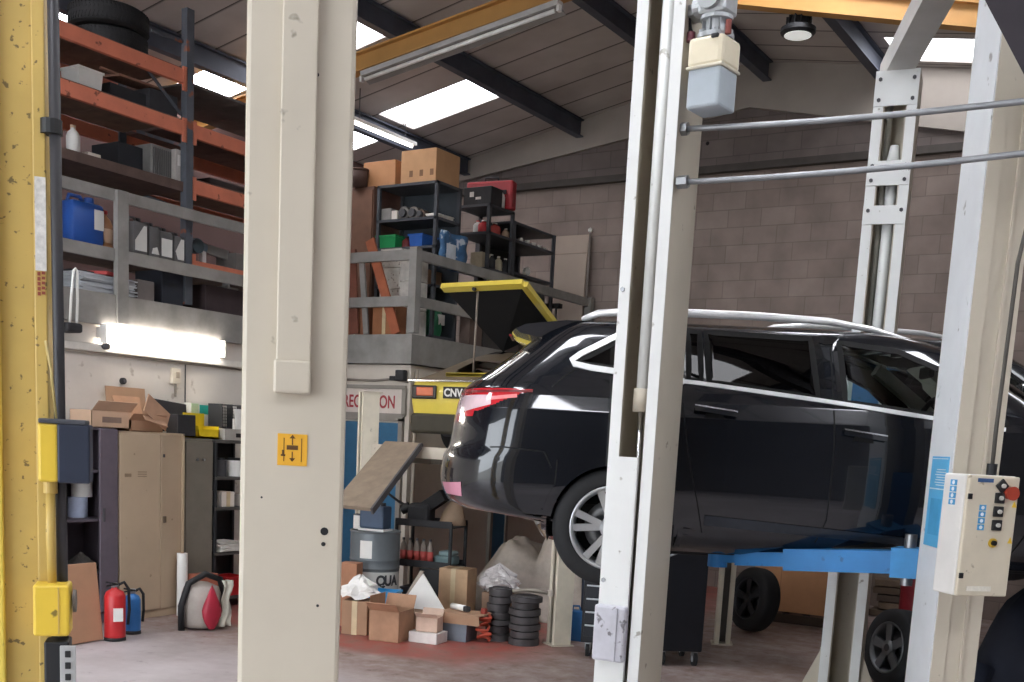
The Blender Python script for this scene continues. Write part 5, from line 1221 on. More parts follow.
# leaning board and bits at the end wall
bw0, bw1 = at(558, 236, 'y', YE-.1), at(592, 236, 'y', YE-.1)
b = stand('leaning_board', 'tall beige door panel leaning on the end wall of the store', 'board', ((bw0.x+bw1.x)/2-.06, YE-.16, Z0)); b.rotation_euler.x = R(-3)
MB().box((0, 0, (bw0.z-Z0)/2), (bw1.x-bw0.x, .04, bw0.z-Z0), bev=.004).build('panel', M('#a8978a', .75, var=.08, scale=2), b); MB().box((0, -.022, (bw0.z-Z0)*.86), (bw1.x-bw0.x-.02, .006, .012)).build('batten', M('#8d7d72', .75), b)
b = stand('wall_pole', 'thin pole with white ball top beside the beige panel', 'pole', (bw1.x-.03, YE-.1, Z0)); MB().cyl((0, 0, 0), (0, 0, bw0.z-Z0+.02), .016).build('pole', M('#7b7069', .6), b, True); MB().lathe([(0, -.035), (.03, -.018), (.035, 0), (.03, .018), (0, .035)], 14, c=(0, 0, bw0.z-Z0+.05)).build('ball_top', m_white, b, True)
b = stand('upright_press', 'grey and black upright press by the beige panel', 'press', (at(553, 300, 'y', 13.6).x, 13.6, Z0)); mb = MB(); [mb.cyl((s*.06, 0, 0), (s*.06, 0, .75), .018) for s in (-1, 1)]; mb.build('columns', M('#9b9894', .4, .6), b, True); MB().box((0, 0, .78), (.26, .1, .06)).build('head', m_dark, b); MB().box((-.12, 0, .62), (.14, .1, .24)).build('white_box', m_white, b); MB().box((0, 0, .02), (.3, .2, .04)).build('foot', m_dark, b)
# behind the front rail: timber, cartons, white stacks
def fr(u, v, y=10.22): return at(u, v, 'y', y)
for i, (ua, va, ub, vb, wd_, l) in enumerate(((352, 250, 354, 345, .12, 'upright dark red plank at the left behind the office rail'), (370, 240, 396, 345, .12, 'slanted orange plank leaning behind the office rail'), (362, 262, 366, 345, .07, 'grey pipe bundle between the planks behind the rail'))):
    top_, bot = fr(ua, va, 10.068), fr(ub, vb, 10.066)
    bot.z = Z0+.02
    o = MB().beam(bot, top_, wd_, .026, (0, 1, 0)).build('timber_plank', M(('#7c4a3a', '#a0593b', '#8d8985')[i], .7, var=.2, scale=8), None); tag(o, l, 'plank', 'planks behind the office rail')
carton('brown carton at the left on the office roof edge', (fr(362, 345).x-.05, 10.24, Z0), 0, .30, .24, .36, M('#8d5b40', .8, var=.15))
carton('brown carton in the middle of the office roof edge', (fr(391, 345).x-.02, 10.20, Z0), 0, .34, .20, .34, M('#93603f', .8, var=.15))
for i, (u, z, h, l) in enumerate(((397, 3.30, .20, 'lower white parcel stack left of the corner post'), (397, 3.502, .20, 'middle white parcel left of the corner post'), (397, 3.704, .18, 'top white parcel left of the corner post'))):
    pass
xw = fr(397, 270, 10.46).x
crate = carton('brown wooden crate carrying the white parcels behind the rail', (xw, 10.46, Z0), 0, .34, .24, .28, M('#6b4c3d', .8), tape=False, name='wooden_crate', cat='crate')
zz = Z0+.282
for h, l in ((.28, 'bottom white parcel of the stack left of the corner post'), (.24, 'middle white parcel of the stack left of the corner post'), (.22, 'top white parcel of the stack left of the corner post')):
    carton(l, (xw, 10.46, zz), R(random.uniform(-4, 4)), .31, .24, h-.006, M('#c5c0b6', .8, var=.25, scale=9, spots='#8b857c', thresh=.6), tape=False, name='white_parcel', cat='parcel', group='white parcels behind the rail'); zz += h
xw2 = at(424, 280, 'x', OX-.28)
zz = Z0+.0
for h, l in ((.32, 'lowest white parcel right of the corner post'), (.32, 'second white parcel right of the corner post'), (.30, 'top white parcel right of the corner post')):
    carton(l, (OX-.34, 10.43, zz), R(random.uniform(-3, 3)), .22, .24, h-.006, M('#bdb8b0', .8, var=.25, scale=9), tape=False, name='white_parcel', cat='parcel', group='white parcels right of the corner post'); zz += h
gy = at(438, 318, 'x', OX-.25).y
b = stand('green_bag', 'green and white plastic bag on the store floor behind the side rail', 'bag', (OX-.36, 10.86, Z0+.068)); rows = []
for i in range(8):
    t = i/7; rr = .13*math.sin(PI*min(1, .25+.75*t)); rows.append([Vector((rr*(1+.15*math.sin(3*a+i))*math.cos(a)*.8, rr*(1+.15*math.cos(2*a+i))*math.sin(a), .46*t)) for a in frange(0, 2*PI, 16)[:-1]])
MB().grid(rows, True).build('bag_body', M('#2f7a55', .5, var=.3), b, True); MB().box((.10, .02, .2), (.02, .12, .12)).build('white_panel', m_white, b)
for yq, mt, l, wdt, hgt in ((11.30, '#5a4a42', 'brown carton behind the side rail right of the green bag', .27, .40), (11.66, '#3c3836', 'dark crate further along the side rail', .38, .36), (12.08, '#463b37', 'dark brown box behind the yellow tailgate on the store floor', .40, .42), (12.70, '#4f4945', 'dust brown long box behind the tailgate corner', .5, .30), (13.2, '#5e564f', 'grey brown crate by the end of the side rail', .4, .34)):
    carton(l, (OX-.115, yq, Z0), LW, wdt, .15, hgt, M(mt, .8, var=.2), tape=False)

# ================================================================ four-post lift, ramp and yellow coupe
def short_post(label, u, v, ztop, y=None, rz=0.0):
    p = fl(u, v) if y is None else at(u, v, 'y', y); p.z = 0
    P = stand('four_post_leg', label, 'lift post', p, rz, 'cream posts of the four-post lift')
    mb = MB(); channel(mb, .15, .17, .045, .012, .01, ztop); mb.build('column', M('#d3cbb8', .5, var=.1, spots='#8d8474', thresh=.68, sscale=8), P)
    MB().box((0, .085, .006), (.20, .22, .012)).build('base_plate', m_cream, P); MB().box((0, .095, ztop+.006), (.18, .2, .012)).build('top_cap', m_cream, P)
    MB().box((0, .06, ztop*.5), (.06, .02, ztop-.05)).build('ladder_bar', M('#5c5852', .6), P)
    return P
YL = 8.45
P1 = short_post('cream lift post in front of the reception sign', 361, 392, 2.21, YL, R(-32)); P2 = short_post('cream lift post standing beside the brake disc stacks', 550, 645, 1.62, None, R(-32)); P3 = short_post('short cream post on the floor left of the spare wheel', 722, 645, 1.36, None, R(25))
x1, x2 = P1.location.x, P2.location.x
xbm = MB().box(((x1+x2)/2, YL+.10, 1.66), (x2-x1-.25, .12, .11)).build('cross_beam', m_cream, None); tag(xbm, 'cream cross beam of the four-post lift under the yellow car', 'beam')
for i, (xc, l) in enumerate((((x1+x2)/2-.62, 'left runway under the yellow coupe'), ((x1+x2)/2+.62, 'right runway under the yellow coupe'))):
    r_ = stand('lift_runway', l, 'runway', (xc, YL+.165, 1.60), 0, 'runways of the four-post lift'); MB().box((0, 2.2, .0), (.44, 4.3, .10)).build('track', M('#7d776c', .6, .2), r_); mb = MB(); [mb.box((s*.225, 2.2, .06), (.02, 4.3, .06)) for s in (-1, 1)]; mb.build('edge_lip', M('#8b8579', .6, .2), r_)
rc = (x1+x2)/2-.62
ra_, rb_ = at(388, 443, 'y', YL+.0), at(422, 443, 'y', YL+.0)
lo = at(372, 508, 'y', YL-1.0); lo0 = lo.x-(rb_.x-ra_.x)-.05
rp_ = stand('drive_on_ramp', 'brown steel drive-on ramp hanging down from the four-post lift', 'ramp', ((ra_.x+rb_.x)/2, YL, rb_.z))
o_ = Vector(rp_.location)
def rl(v): return Vector(v)-o_
A0, A1, B0, B1 = Vector((ra_.x-.02, YL-.02, rb_.z)), Vector((rb_.x, YL-.02, rb_.z)), Vector((lo0, lo.y, lo.z)), Vector((lo.x, lo.y, lo.z))
MB().prism([rl(A0), rl(A1), rl(B1), rl(B0)], (0, .01, -.03)).build('plate', M('#8a7a68', .7, .1, var=.2, scale=8), rp_)
MB().beam(rl(A1+Vector((0, 0, -.03))), rl(B1+Vector((0, 0, -.03))), .02, .06).build('side_bar', m_dgrey, rp_)
MB().cyl(rl(A0+Vector((0, .02, -.02))), rl(A1+Vector((0, .02, -.02))), .02).build('hinge_tube', m_dgrey, rp_)

COUPE = Body(
    [(.20, .10), (.26, .05), (.34, .012), (.5, .0), (.62, .0), (.70, .015), (.73, .03), (.76, .10), (.80, .19), (.90, .42), (1.0, .68), (1.10, 1.05), (1.16, 1.5), (1.18, 1.75)],
    [(.20, 4.0), (.35, 4.2), (.55, 4.2), (.65, 4.05), (.72, 3.6), (.76, 3.1), (.80, 2.95), (.9, 2.82), (1.0, 2.68), (1.1, 2.5), (1.16, 2.35), (1.18, 2.2)],
    [(.20, .62), (.26, .72), (.34, .79), (.5, .82), (.62, .82), (.70, .80), (.73, .78), (.80, .70), (.9, .64), (1.0, .60), (1.1, .54), (1.16, .44), (1.18, .3)],
    [(.2, .12), (.7, .10), (.8, .12), (1.2, .2)], [(.2, .6), (1.2, .4)], taper=.015, xc=2.1, ex=4.0)
cp_y = at(408, 395, 'y', 9.0); XC = cp_y.x+.80
m_cy = M('#dcc653', .3, var=.06, coat=.6)
YC_ = stand('coupe_car', 'yellow classic coupe on the four-post lift with open tailgate and CNV plate', 'car', (XC, 9.0, 1.655), PI/2)
zs = frange(.20, .72, 26)+frange(.73, .82, 8)+frange(.84, 1.18, 17)
rows = COUPE.rows(zs, 110)
m_deck = M('#6f604c', .6, var=.15)
def cclass(c):
    for wx in (.80, 3.2):
        if (c.x-wx)**2+(c.z-.27)**2 < .31**2 and abs(c.y) > .5: return None
    if c.x < 1.0 and .80 < c.z < .97 and abs(c.y) < .40: return None
    if c.z > .725 and c.x < .95: return 'deck'
    if c.z > .78: return 'glass'
    return 'body'
split_build(rows, cclass, {'body': ('body_shell', m_cy), 'deck': ('rear_deck', m_deck), 'glass': ('cabin_glass', GLASS_DARK)}, YC_, False)
MB().box((2.2, 0, 1.18), (.7, 1.0, .04), bev=.015).build('roof_panel', m_cy, YC_)
MB().box((.95, 0, .55), (1.5, 1.1, .03)).box((.2, 0, .63), (.03, 1.1, .2)).build('boot_liner', m_well, YC_)
mb = MB()
for s in (-1, 1): mb.box((.13, s*.0, .785), (.05, .84, .04), bev=.01)
mb.build('boot_lip', m_cy, YC_)
for s in (-1, 1):
    l_ = MB().box((-.006, s*.59, .60), (.03, .30, .135), bev=.02).build('tail_lamp', M('#1d1a18', .4), YC_)
    MB().box((-.020, s*.57, .605), (.02, .20, .085), bev=.01).build('amber_lens', M('#c4603a', .25), l_); MB().box((-.020, s*.655, .605), (.018, .05, .085), bev=.01).build('red_lens', M('#a8382c', .25), l_)
MB().box((-.012, 0, .712), (.03, 1.58, .022), bev=.006).build('chrome_strip', m_chrome, YC_)
MB().box((.05, 0, .29), (.14, 1.50, .20), bev=.03).build('rear_valance', M('#3a3529', .6), YC_)
pl_ = MB().box((-.012, .09, .60), (.012, .52, .115), bev=.004).build('number_plate', M('#141416', .4), YC_)
tx = text('CNV', .105, M('#e4e4e0', .5), pl_, (-.0195, .335, .565), (R(90), 0, R(-90)), bold=.003)
for wx in (.80, 3.2):
    for sd in (-1, 1): wheel(YC_, (wx, sd*.70, .29), sd, .29, .18, .17, style='single')
MB().cyl((.05, .35, .22), (.6, .35, .22), .05).build('exhaust', m_dgrey, YC_, True)
# open tailgate
hA, hB = at(443, 288, 'y', 9.15), at(524, 284, 'y', 9.15)
hC2, hD = at(556, 326, 'y', 10.15), at(503, 352, 'y', 10.15)
bpy.context.view_layer.update(); inv = YC_.matrix_world.inverted()
q = [inv @ v for v in (hA, hB, hC2, hD)]
nrm = (q[1]-q[0]).cross(q[3]-q[0]).normalized()
if nrm.z < 0: nrm = -nrm
mb = MB().prism(q, nrm*.02); tgl = mb.build('tailgate', m_well, YC_)
mb = MB().beam(q[0], q[1], .085, .05, nrm).beam(q[1], q[2], .075, .05, nrm)
mb.build('tailgate_frame', m_cy, tgl)
md = (q[0]+q[1])/2; MB().cyl(md-nrm*.04+Vector((-.02, .06, 0)), md-nrm*.04+Vector((-.05, .06, 0)), .018).build('lock', m_black, tgl)
pr0 = inv @ at(478, 288, 'y', 9.2); pr1 = inv @ at(473, 378, 'y', 9.3); MB().cyl(pr0, pr1, .011).build('prop_rod', M('#8b7f74', .5), tgl, True)
# ================================================================ the corner pile on the floor under the yellow coupe
def flp(u, v, dz=0.0): p = fl(u, v); p.z = dz; return p
RC = R(12)
pd = flp(368, 619)+Vector((.06, .0, 0))
D_ = stand('oil_drum', 'grey and white oil drum lettered QUA with navy canister on it', 'drum', pd, 0)
MB().lathe([(0, .50), (.285, .50), (.285, .52), (.29, .53), (.285, .54), (.285, .60), (.29, .61), (.285, .62), (.285, .87), (.295, .88), (.285, .89), (.27, .875), (0, .875)], 40).build('drum_body', M('#6b7276', .45, .2, var=.12), D_, True, auto=True)
MB().lathe([(0, 0), (.285, 0), (.286, .50), (0, .50)], 40).build('white_band', M('#c9c9c4', .5, var=.1), D_, True, auto=True)
def on_cyl(r, a, z): return (r*math.sin(a), -r*math.cos(a), z)
va = math.atan2(-(0-pd.x), (0-pd.y)) + PI
va = math.atan2(pd.x*-1, -(-pd.y))
view_a = math.atan2(-pd.x, pd.y)              # turn towards the camera
mb = MB(); mb.grid([[on_cyl(.288, view_a-.62+.5*k/6, z) for k in range(7)] for z in (.63, .80)]); mb.build('white_label', m_white, D_)
for i, ch in enumerate('QUA'):
    a = view_a+.22+i*.34; t_ = text(ch, .135, M('#3a3c40', .5), D_, on_cyl(.2885, a-.14, .375), (R(90), 0, a), bold=.006)
b = stand('canister', 'navy blue oil canister standing on the oil drum', 'canister', pd+Vector((.06, -.08, .892)), RC); MB().box((0, 0, .13), (.26, .18, .22), bev=.02).build('canister_body', M('#3d4f66', .5, var=.15), b); MB().box((0, 0, .01), (.27, .19, .02)).build('white_base', m_white, b); MB().cyl((.08, 0, .24), (.08, 0, .27), .025).build('cap', m_dark, b)
b = stand('paint_tin', 'small pale tin at the left edge of the oil drum', 'tin', pd+Vector((-.16, -.04, .892)), 0); MB().cyl((0, 0, 0), (0, 0, .13), .07, n=24).build('tin_body', m_paper, b); MB().cyl((0, 0, .13), (0, 0, .14), .074, n=24).build('lid', m_dgrey, b)
D_.scale = (.85, .85, 1)
# black parts trolley
pt_ = flp(428, 615)
T_ = stand('parts_trolley', 'black two-shelf parts trolley beside the oil drum', 'trolley', pt_, RC)
for sx in (-1, 1):
    for sy in (-1, 1): MB().cyl((sx*.30, sy*.19, .06), (sx*.30, sy*.19, .97), .018).build('upright', m_black, T_); MB().cyl((sx*.30-.012, sy*.19, .045), (sx*.30+.012, sy*.19, .045), .045, n=18).build('castor', m_rubber, T_)
for z in (.14, .52, .93): mb = MB().box((0, 0, z), (.62, .40, .02)).box((0, -.2, z+.03), (.62, .012, .06)).box((0, .2, z+.03), (.62, .012, .06)); mb.build('shelf_tray', m_dark, T_)
MB().box((.12, -.18, .33), (.30, .02, .34)).build('side_panel', m_black, T_)
def tr(x, y, z): c_, s_ = math.cos(RC), math.sin(RC); return pt_+Vector((x*c_-y*s_, x*s_+y*c_, z))
for i in range(5): bottle('%s clear bottle with red base label in the row on the trolley shelf' % ('first', 'second', 'third', 'fourth', 'last')[i], tr(-.25+.075*i, -.12, .532), .033, .26, M('#8c8177', .4), m_dgrey, lab=M('#c8564f', .5), group='bottles on the parts trolley')
b = stand('cloth', 'folded grey green cloth on the middle shelf of the trolley', 'cloth', tr(.16, .05, .532), RC); MB().box((0, 0, .05), (.22, .2, .10), bev=.03).build('fold', M('#6f8486', .9, var=.2), b); MB().box((.02, 0, .12), (.16, .18, .05), bev=.02).build('top_fold', M('#7d9192', .9, var=.2), b)
b = stand('machine_head', 'black machine head lying on top of the trolley', 'machine', tr(-.12, .0, .942), RC); MB().box((0, 0, .10), (.24, .22, .20), bev=.04).build('housing', m_dark, b); MB().beam((.05, 0, .16), (.26, -.02, .30), .10, .12).build('arm', m_black, b); MB().cyl((-.2, -.05, .12), (-.12, -.03, .16), .05).build('knob', m_black, b); MB().tube([(-.12, -.03, .15), (-.25, -.02, .20), (-.42, -.02, .30)], .014, 8).build('lever', m_black, b, True)
b = stand('canvas_sack', 'tan canvas sack slumped on the right of the trolley top', 'sack', tr(.18, .06, .942), RC); rows = []
for i in range(9):
    t = i/8; rr = .135*(1-t)**.8+.012; rows.append([Vector((rr*(1+.15*math.sin(3*a+i))*math.cos(a)+.10*t, rr*.8*math.sin(a), .36*t)) for a in frange(0, 2*PI, 16)[:-1]])
MB().grid(rows, True).build('sack_body', M('#a38b74', .85, var=.15), b, True); MB().lathe([(.03, .30), (.045, .31), (.03, .32)], 14, c=(.09, 0, 0)).build('tie', m_card2, b)
tub('dark oil pan on the bottom tray of the trolley', tr(-.05, 0, .152), RC, .4, .3, .14, m_dgrey)
# boxes, front row
def cbox(label, u0, u1, v0, v1, d, dz=0.0, rz=RC, mat=None, flaps=0, tape=True, vb=None, grp=None):
    um = (u0+u1)/2; p = flp(um, vb or v1); D = (R_dep(p)); w_ = (u1-u0)*D/F*1.02; h_ = (v1-v0)*D/F
    p = p + Vector((-math.sin(rz)*0, d/2*math.cos(rz), dz))
    return carton(label, p, rz, w_, d, h_, mat, flaps, grp, tape), p, w_, h_
def R_dep(p): return (Vector(p)-CAMPOS).dot(_world(Vector((0, 0, 1))))
RB = R(22)
cbox('brown cardboard box at the left end of the floor pile', 336, 362, 600, 634, .30, rz=RB, mat=m_card2)
c, p, w_, h_ = cbox('tan open cardboard box beneath the blue bin in the floor pile', 356, 388, 610, 631, .20, rz=RB, mat=M('#b5926f', .8), flaps=0, tape=False)
tub('blue plastic bin lying open on the tan box of the floor pile', p+Vector((.06, -.0, h_)), RB, .27, .19, .19, M('#2f93cf', .4))
carton('small brown carton stacked at the far left over the pile', p+Vector((-.36, .0, .0)), RB, .18, .18, .60, M('#a9795c', .8), tape=False)
b = stand('paper_heap', 'crumpled white packing paper on the left boxes of the floor pile', 'paper', flp(349, 633)+Vector((.02, .12, .34)), RB); rows = []
for i in range(7):
    t = i/6; rr = .16*math.cos(t*PI/2)+.01; rows.append([Vector((rr*(1+.3*math.sin(5*a+2*i))*math.cos(a), rr*(1+.3*math.cos(4*a+i))*math.sin(a), .18*t+.02*math.sin(6*a))) for a in frange(0, 2*PI, 22)[:-1]])
MB().grid(rows, True).build('crumpled_sheet', m_white, b, False)
cbox('open brown cardboard box with raised side flap in front of the blue bin', 364, 396, 610, 641, .32, rz=R(14), mat=M('#ab8468', .8), flaps=3, tape=False)
c, p, w_, h_ = cbox('long brown cardboard box behind the white flat carton', 396, 440, 612, 634, .34, rz=R(14), mat=M('#9f7c60', .8), tape=False)
b = stand('leaning_sheet', 'white sheet panel leaning at a tilt on the long brown box', 'panel', p+Vector((-.04, .0, h_+.012)), R(14)); MB().prism([(-.25, -.06, 0), (.22, -.06, .0), (-.08, .08, .32)], (0, .012, 0)).build('panel', m_white, b); MB().prism([(-.27, -.03, 0), (-.24, -.03, 0), (-.08, .10, .34), (-.12, .10, .34)], (0, .012, 0)).build('edge_strip', M('#9c8f82', .7), b)
c, p, w_, h_ = cbox('flat white carton lying at the front of the floor pile', 405, 436, 632, 643, .22, rz=R(10), mat=M('#d6cfca', .7), tape=False)
carton('small pinkish open carton lying on the flat white carton', p+Vector((.01, .0, h_+.002)), R(18), .20, .16, .13, M('#cbaF9c'.lower(), .8), flaps=2)
pg = flp(450, 641)
tub('grey plastic storage tub at the right of the floor pile', pg+Vector((0, .14, 0)), R(10), .27, .26, .25, M('#6f7680', .5), M('#7d848c', .5))
b = stand('cardboard_flap', 'flat brown cardboard piece lying across the grey tub', 'cardboard', pg+Vector((.06, .14, .252)), R(10)); MB().box((0, 0, .004), (.42, .26, .008)).build('sheet', m_card, b); MB().box((.0, -.14, -.04), (.40, .006, .10), (R(12), 0, 0)).build('hanging_flap', m_card, b)
b = stand('white_tool', 'white handled tool lying on top of the cardboard over the tub', 'tool', pg+Vector((-.02, .14, .262)), R(-20)); MB().cyl((-.1, 0, .03), (.1, 0, .035), .028, n=14).build('handle', m_white, b, True); MB().box((.13, 0, .035), (.06, .05, .05), bev=.01).build('head', m_dark, b)
pr2 = flp(471, 641)
b = stand('cable_heap', 'orange red cable bundle on the floor beside the grey tub', 'cable', pr2+Vector((.10, .04, 0)), 0); rnd = random.Random(4)
MB().tube([((.06+.02*math.sin(k*.9))*math.cos(k*.7), (.05+.02*math.cos(k*1.3))*math.sin(k*.7), .02+.006*k+.01*math.sin(k)) for k in range(40)], .014, 6).build('cable', M('#b54a34', .5), b, True); MB().box((0, 0, .28), (.05, .05, .06), bev=.01).build('plug', M('#8a3326', .5), b)
pc2 = flp(450, 626)
carton('tall tan cardboard box standing behind the grey tub', pc2+Vector((-.03, .14, 0)), R(14), .30, .26, .56, M('#b79877', .8), tape=True)
c2p = flp(484, 626)
carton('brown cardboard box under the clear plastic bag', c2p+Vector((.07, .12, 0)), R(14), .26, .24, .34, M('#8f7560', .8), tape=False)
b = stand('plastic_bag', 'clear crumpled plastic bag with white packing on the brown box', 'bag', c2p+Vector((.07, .12, .356)), R(14)); rows = []
for i in range(11):
    t = i/10; rr = .19*math.sin(PI*min(1, .3+.7*t))+.004; rows.append([Vector((rr*(1+.18*math.sin(5*a+2.1*i)+.1*math.sin(9*a+i))*math.cos(a), rr*.75*(1+.2*math.cos(4*a+1.3*i))*math.sin(a), .26*t+.012*math.sin(7*a+i))) for a in frange(0, 2*PI, 28)[:-1]])
MB().grid(rows, True).build('bag_film', M('#cfc9c8', .25, var=.25, scale=14, coat=.4), b, False); MB().box((0, -.02, .12), (.2, .1, .12), bev=.03).build('white_packing', m_white, b)
# brake discs
def discs(label0, u, v, n, r, seed):
    rnd = random.Random(seed); p = flp(u, v)+Vector((0, r, 0)); z = 0.0
    for k in range(n):
        rr = r*rnd.choice((.90, 1.0, .96, .86)); t = rnd.choice((.055, .065, .075))
        o = stand('brake_disc', '%s brake disc counted from the floor in the %s' % (('lowest', 'second', 'third', 'fourth', 'fifth', 'sixth', 'seventh', 'eighth')[k], label0), 'brake disc', p+Vector((rnd.uniform(-.015, .015), rnd.uniform(-.015, .015), z)), rnd.uniform(0, 1), 'brake discs stacked on the floor')
        MB().lathe([(.06, 0), (rr, 0), (rr, t*.8), (rr*.72, t*.8), (rr*.7, t), (.06, t)], 32, closed=True).build('disc', M('#4a4748', .6, .3, var=.25, scale=12), o, True, auto=True)
        MB().cyl((0, 0, t*.2), (0, 0, t*.98), .062, n=16).build('hub_face', M('#3a3839', .6, .3), o); z += t+.001
    return z
discs('left dark stack of the two', 490, 641, 7, .125, 3); dz_top = discs('right wider stack of the two', 515, 646, 7, .145, 5)
pl2 = flp(531, 643)
b = stand('suspension_arm', 'pale rusty suspension arm lying across the right disc stack', 'car part', flp(515, 646)+Vector((.05, .145, dz_top)), R(15)); MB().tube([(-.16, -.05, .03), (-.04, -.02, .05), (.06, 0, .045), (.17, .04, .03)], .018, 8).build('arm', M('#948c80', .6, .3), b, True); MB().cyl((.17, .04, .005), (.17, .04, .055), .028).build('bush', M('#b8b0a4', .5), b)
# dust sheet over something bulky
ps_ = flp(503, 622)+Vector((.0, .80, 0))
S_ = stand('dust_sheet', 'grey translucent dust sheet draped over a bulky shape behind the discs', 'sheet', ps_, R(10)); rows = []
def hump(x, y):
    a = max(0, 1-((x-.28)/.42)**2)*1.14; b_ = max(0, 1-((x+.26)/.55)**2)*.80
    return max(a*max(0, 1-(y/.55)**4), b_*max(0, 1-((y+.1)/.5)**4))
for i in range(41):
    y = -.60+1.2*i/40; row = []
    for j in range(51):
        x = -.68+1.36*j/50; h_ = hump(x, y)
        h_ += .022*math.sin(14*x+9*y+3*math.sin(5*y))*(.3+h_)+.012*math.sin(31*x-17*y)
        row.append(Vector((x+.02*math.sin(11*y+3*x), y+.03*math.sin(9*x), max(.006, h_))))
    rows.append(row)
MB().grid(rows).build('sheet', M('#b5a99c', .5, var=.2, scale=8), S_, True, thick=.004)
MB().box((.28, 0, .45), (.36, .5, .84), bev=.04).box((-.2, 0, .26), (.5, .5, .50), bev=.04).build('covered_block', m_dgrey, S_)
# ================================================================ tool chest and bins under the estate car
pk = flp(583, 657); pk2 = flp(617, 660); dv = (pk2-pk); hk = math.atan2(dv.y, dv.x); wk = dv.length+.06
cen = (pk+pk2)/2 + Vector((-math.sin(hk), math.cos(hk), 0))*.22
TC = stand('tool_chest', 'black roller tool chest with pale drawer edges under the estate car', 'tool chest', cen, hk)
m_bk = M('#15171d', .4, .2, var=.2); htc = .92
MB().box((0, 0, .13+.39), (wk, .46, .78), bev=.01).build('chest_body', m_bk, TC)
for k in range(6):
    d_ = MB().box((-.0, -.235, .24+.115*k), (wk-.04, .02, .105), bev=.004).build('drawer', M('#1b1e26', .4, .2), TC); MB().box((0, -.25, .285+.115*k), (wk-.06, .014, .014), bev=.003).build('handle', M('#c9ccd2', .35, .5), d_)
for sx in (-1, 1):
    for sy in (-1, 1):
        c_ = MB().cyl((sx*(wk/2-.06)-.015, sy*.16, .06), (sx*(wk/2-.06)+.015, sy*.16, .06), .06, n=22).build('castor', m_rubber, TC); MB().box((sx*(wk/2-.06), sy*.16, .10), (.05, .06, .07)).build('castor_fork', m_steelb, c_); MB().cyl((sx*(wk/2-.06)-.018, sy*.16, .06), (sx*(wk/2-.06)+.018, sy*.16, .06), .03, n=16).build('castor_hub', M('#aeb0b2', .4), c_)
MB().box((0, .0, .925), (wk+.02, .48, .03), bev=.006).build('top_tray', M('#24262b', .6), TC)
MB().tube([(wk/2+.03, -.2, .2), (wk/2+.03, -.2, 1.08), (wk/2+.03, .2, 1.08), (wk/2+.03, .2, .2)], .014, 8).build('push_rail', m_steelb, TC, True)
q0, q1 = flp(670, 667), flp(702, 668); q0 = q1 + (q0-q1).normalized()*.38
dv2 = q1-q0; h2 = math.atan2(dv2.y, dv2.x); cen2 = (q0+q1)/2 + Vector((-math.sin(h2), math.cos(h2), 0))*.30
TT = stand('tool_trolley', 'plain black panelled trolley on castors right of the motor lift column', 'trolley', cen2, h2)
MB().box((0, 0, .55), (.37, .56, .84), bev=.012).build('trolley_body', m_bk, TT); MB().box((0, 0, .985), (.39, .58, .03), bev=.006).build('top_tray', M('#24262b', .6), TT)
for sx in (-1, 1):
    for sy in (-1, 1):
        c_ = MB().cyl((sx*.14-.016, sy*.21, .062), (sx*.14+.016, sy*.21, .062), .062, n=22).build('castor', m_rubber, TT); MB().cyl((sx*.14-.02, sy*.21, .062), (sx*.14+.02, sy*.21, .062), .03, n=16).build('castor_hub', M('#b4b6b8', .4), c_); MB().box((sx*.14, sy*.21, .11), (.045, .06, .05)).build('castor_fork', m_steelb, c_)
MB().tube([(-.21, -.29, .12), (-.21, -.30, 1.16), (-.21, .2, 1.16), (-.21, .28, 1.0)], .014, 8).build('side_rail', M('#4d5058', .4, .5), TT, True)
MB().tube([(-.2, -.28, 1.10), (.28, -.26, 1.14)], .011, 8).build('cross_rod', m_steelb, TT, True); MB().tube([(-.2, -.28, .92), (.0, -.27, 1.0), (.28, -.26, 1.13)], .011, 8).build('lid_stay', m_steelb, TT, True)
pn = flp(571, 642)
tub('navy blue waste bin on the floor right of the cream lift post', pn+Vector((.02, .42, 0)), R(15), .26, .26, .62, M('#222c3f', .5))
jug('bright blue jerrycan in front of the navy waste bin', pn+Vector((0, .12, 0)), R(15), .17, .14, .34, M('#2a6ba6', .45), m_dark)
# spare wheel, big carton, timber
pw = flp(744, 633)
sw = wheel(None, (pw.x+.02, pw.y+.16, .335), -1, .33, .215, .20, 'spare_wheel', M('#35363a', .4, .5), 5, 'single'); tag(sw, 'dark spare wheel leaning against the large cardboard box', 'wheel'); sw.rotation_euler = (R(-8), 0, R(-34))
pcb = flp(800, 626)
pal = stand('pallet', 'dark timber pallet under the large cardboard box at the end wall', 'pallet', pcb+Vector((-.10, .48, 0)), R(4)); mb = MB(); [mb.box((-.45+.225*k, 0, .115), (.14, .9, .02)) for k in range(5)]; mb.build('deck_boards', m_wood, pal); mb = MB(); [mb.box((0, s*.4, .055), (1.04, .09, .10)) for s in (-1, 0, 1)]; mb.build('bearers', M('#4b3c33', .8), pal)
cb_ = carton('large brown cardboard box on the dark pallet by the end wall', pcb+Vector((-.10, .48, .126)), R(4), 1.0, .85, .72, M('#bd8a62', .8, var=.08), tape=False); MB().box((-.28, -.427, .60), (.12, .004, .05)).build('hand_hole', m_dark, cb_); MB().box((-.2, -.427, .36), (.006, .004, .70)).build('seam', M('#a17553', .8), cb_)
pw2 = flp(889, 690)
w2 = wheel(None, (pw2.x, pw2.y+.1, .325), -1, .32, .21, .20, 'loose_wheel', M('#77797c', .4, .6), 5, 'single'); tag(w2, 'loose road wheel standing behind the foot of the near lift column', 'wheel'); w2.rotation_euler = (R(-6), 0, R(-40))
pt2 = flp(884, 618)
tp = stand('timber_stack', 'small stack of sawn timber blocks by the end wall', 'timber', pt2+Vector((0, .2, 0)), R(8))
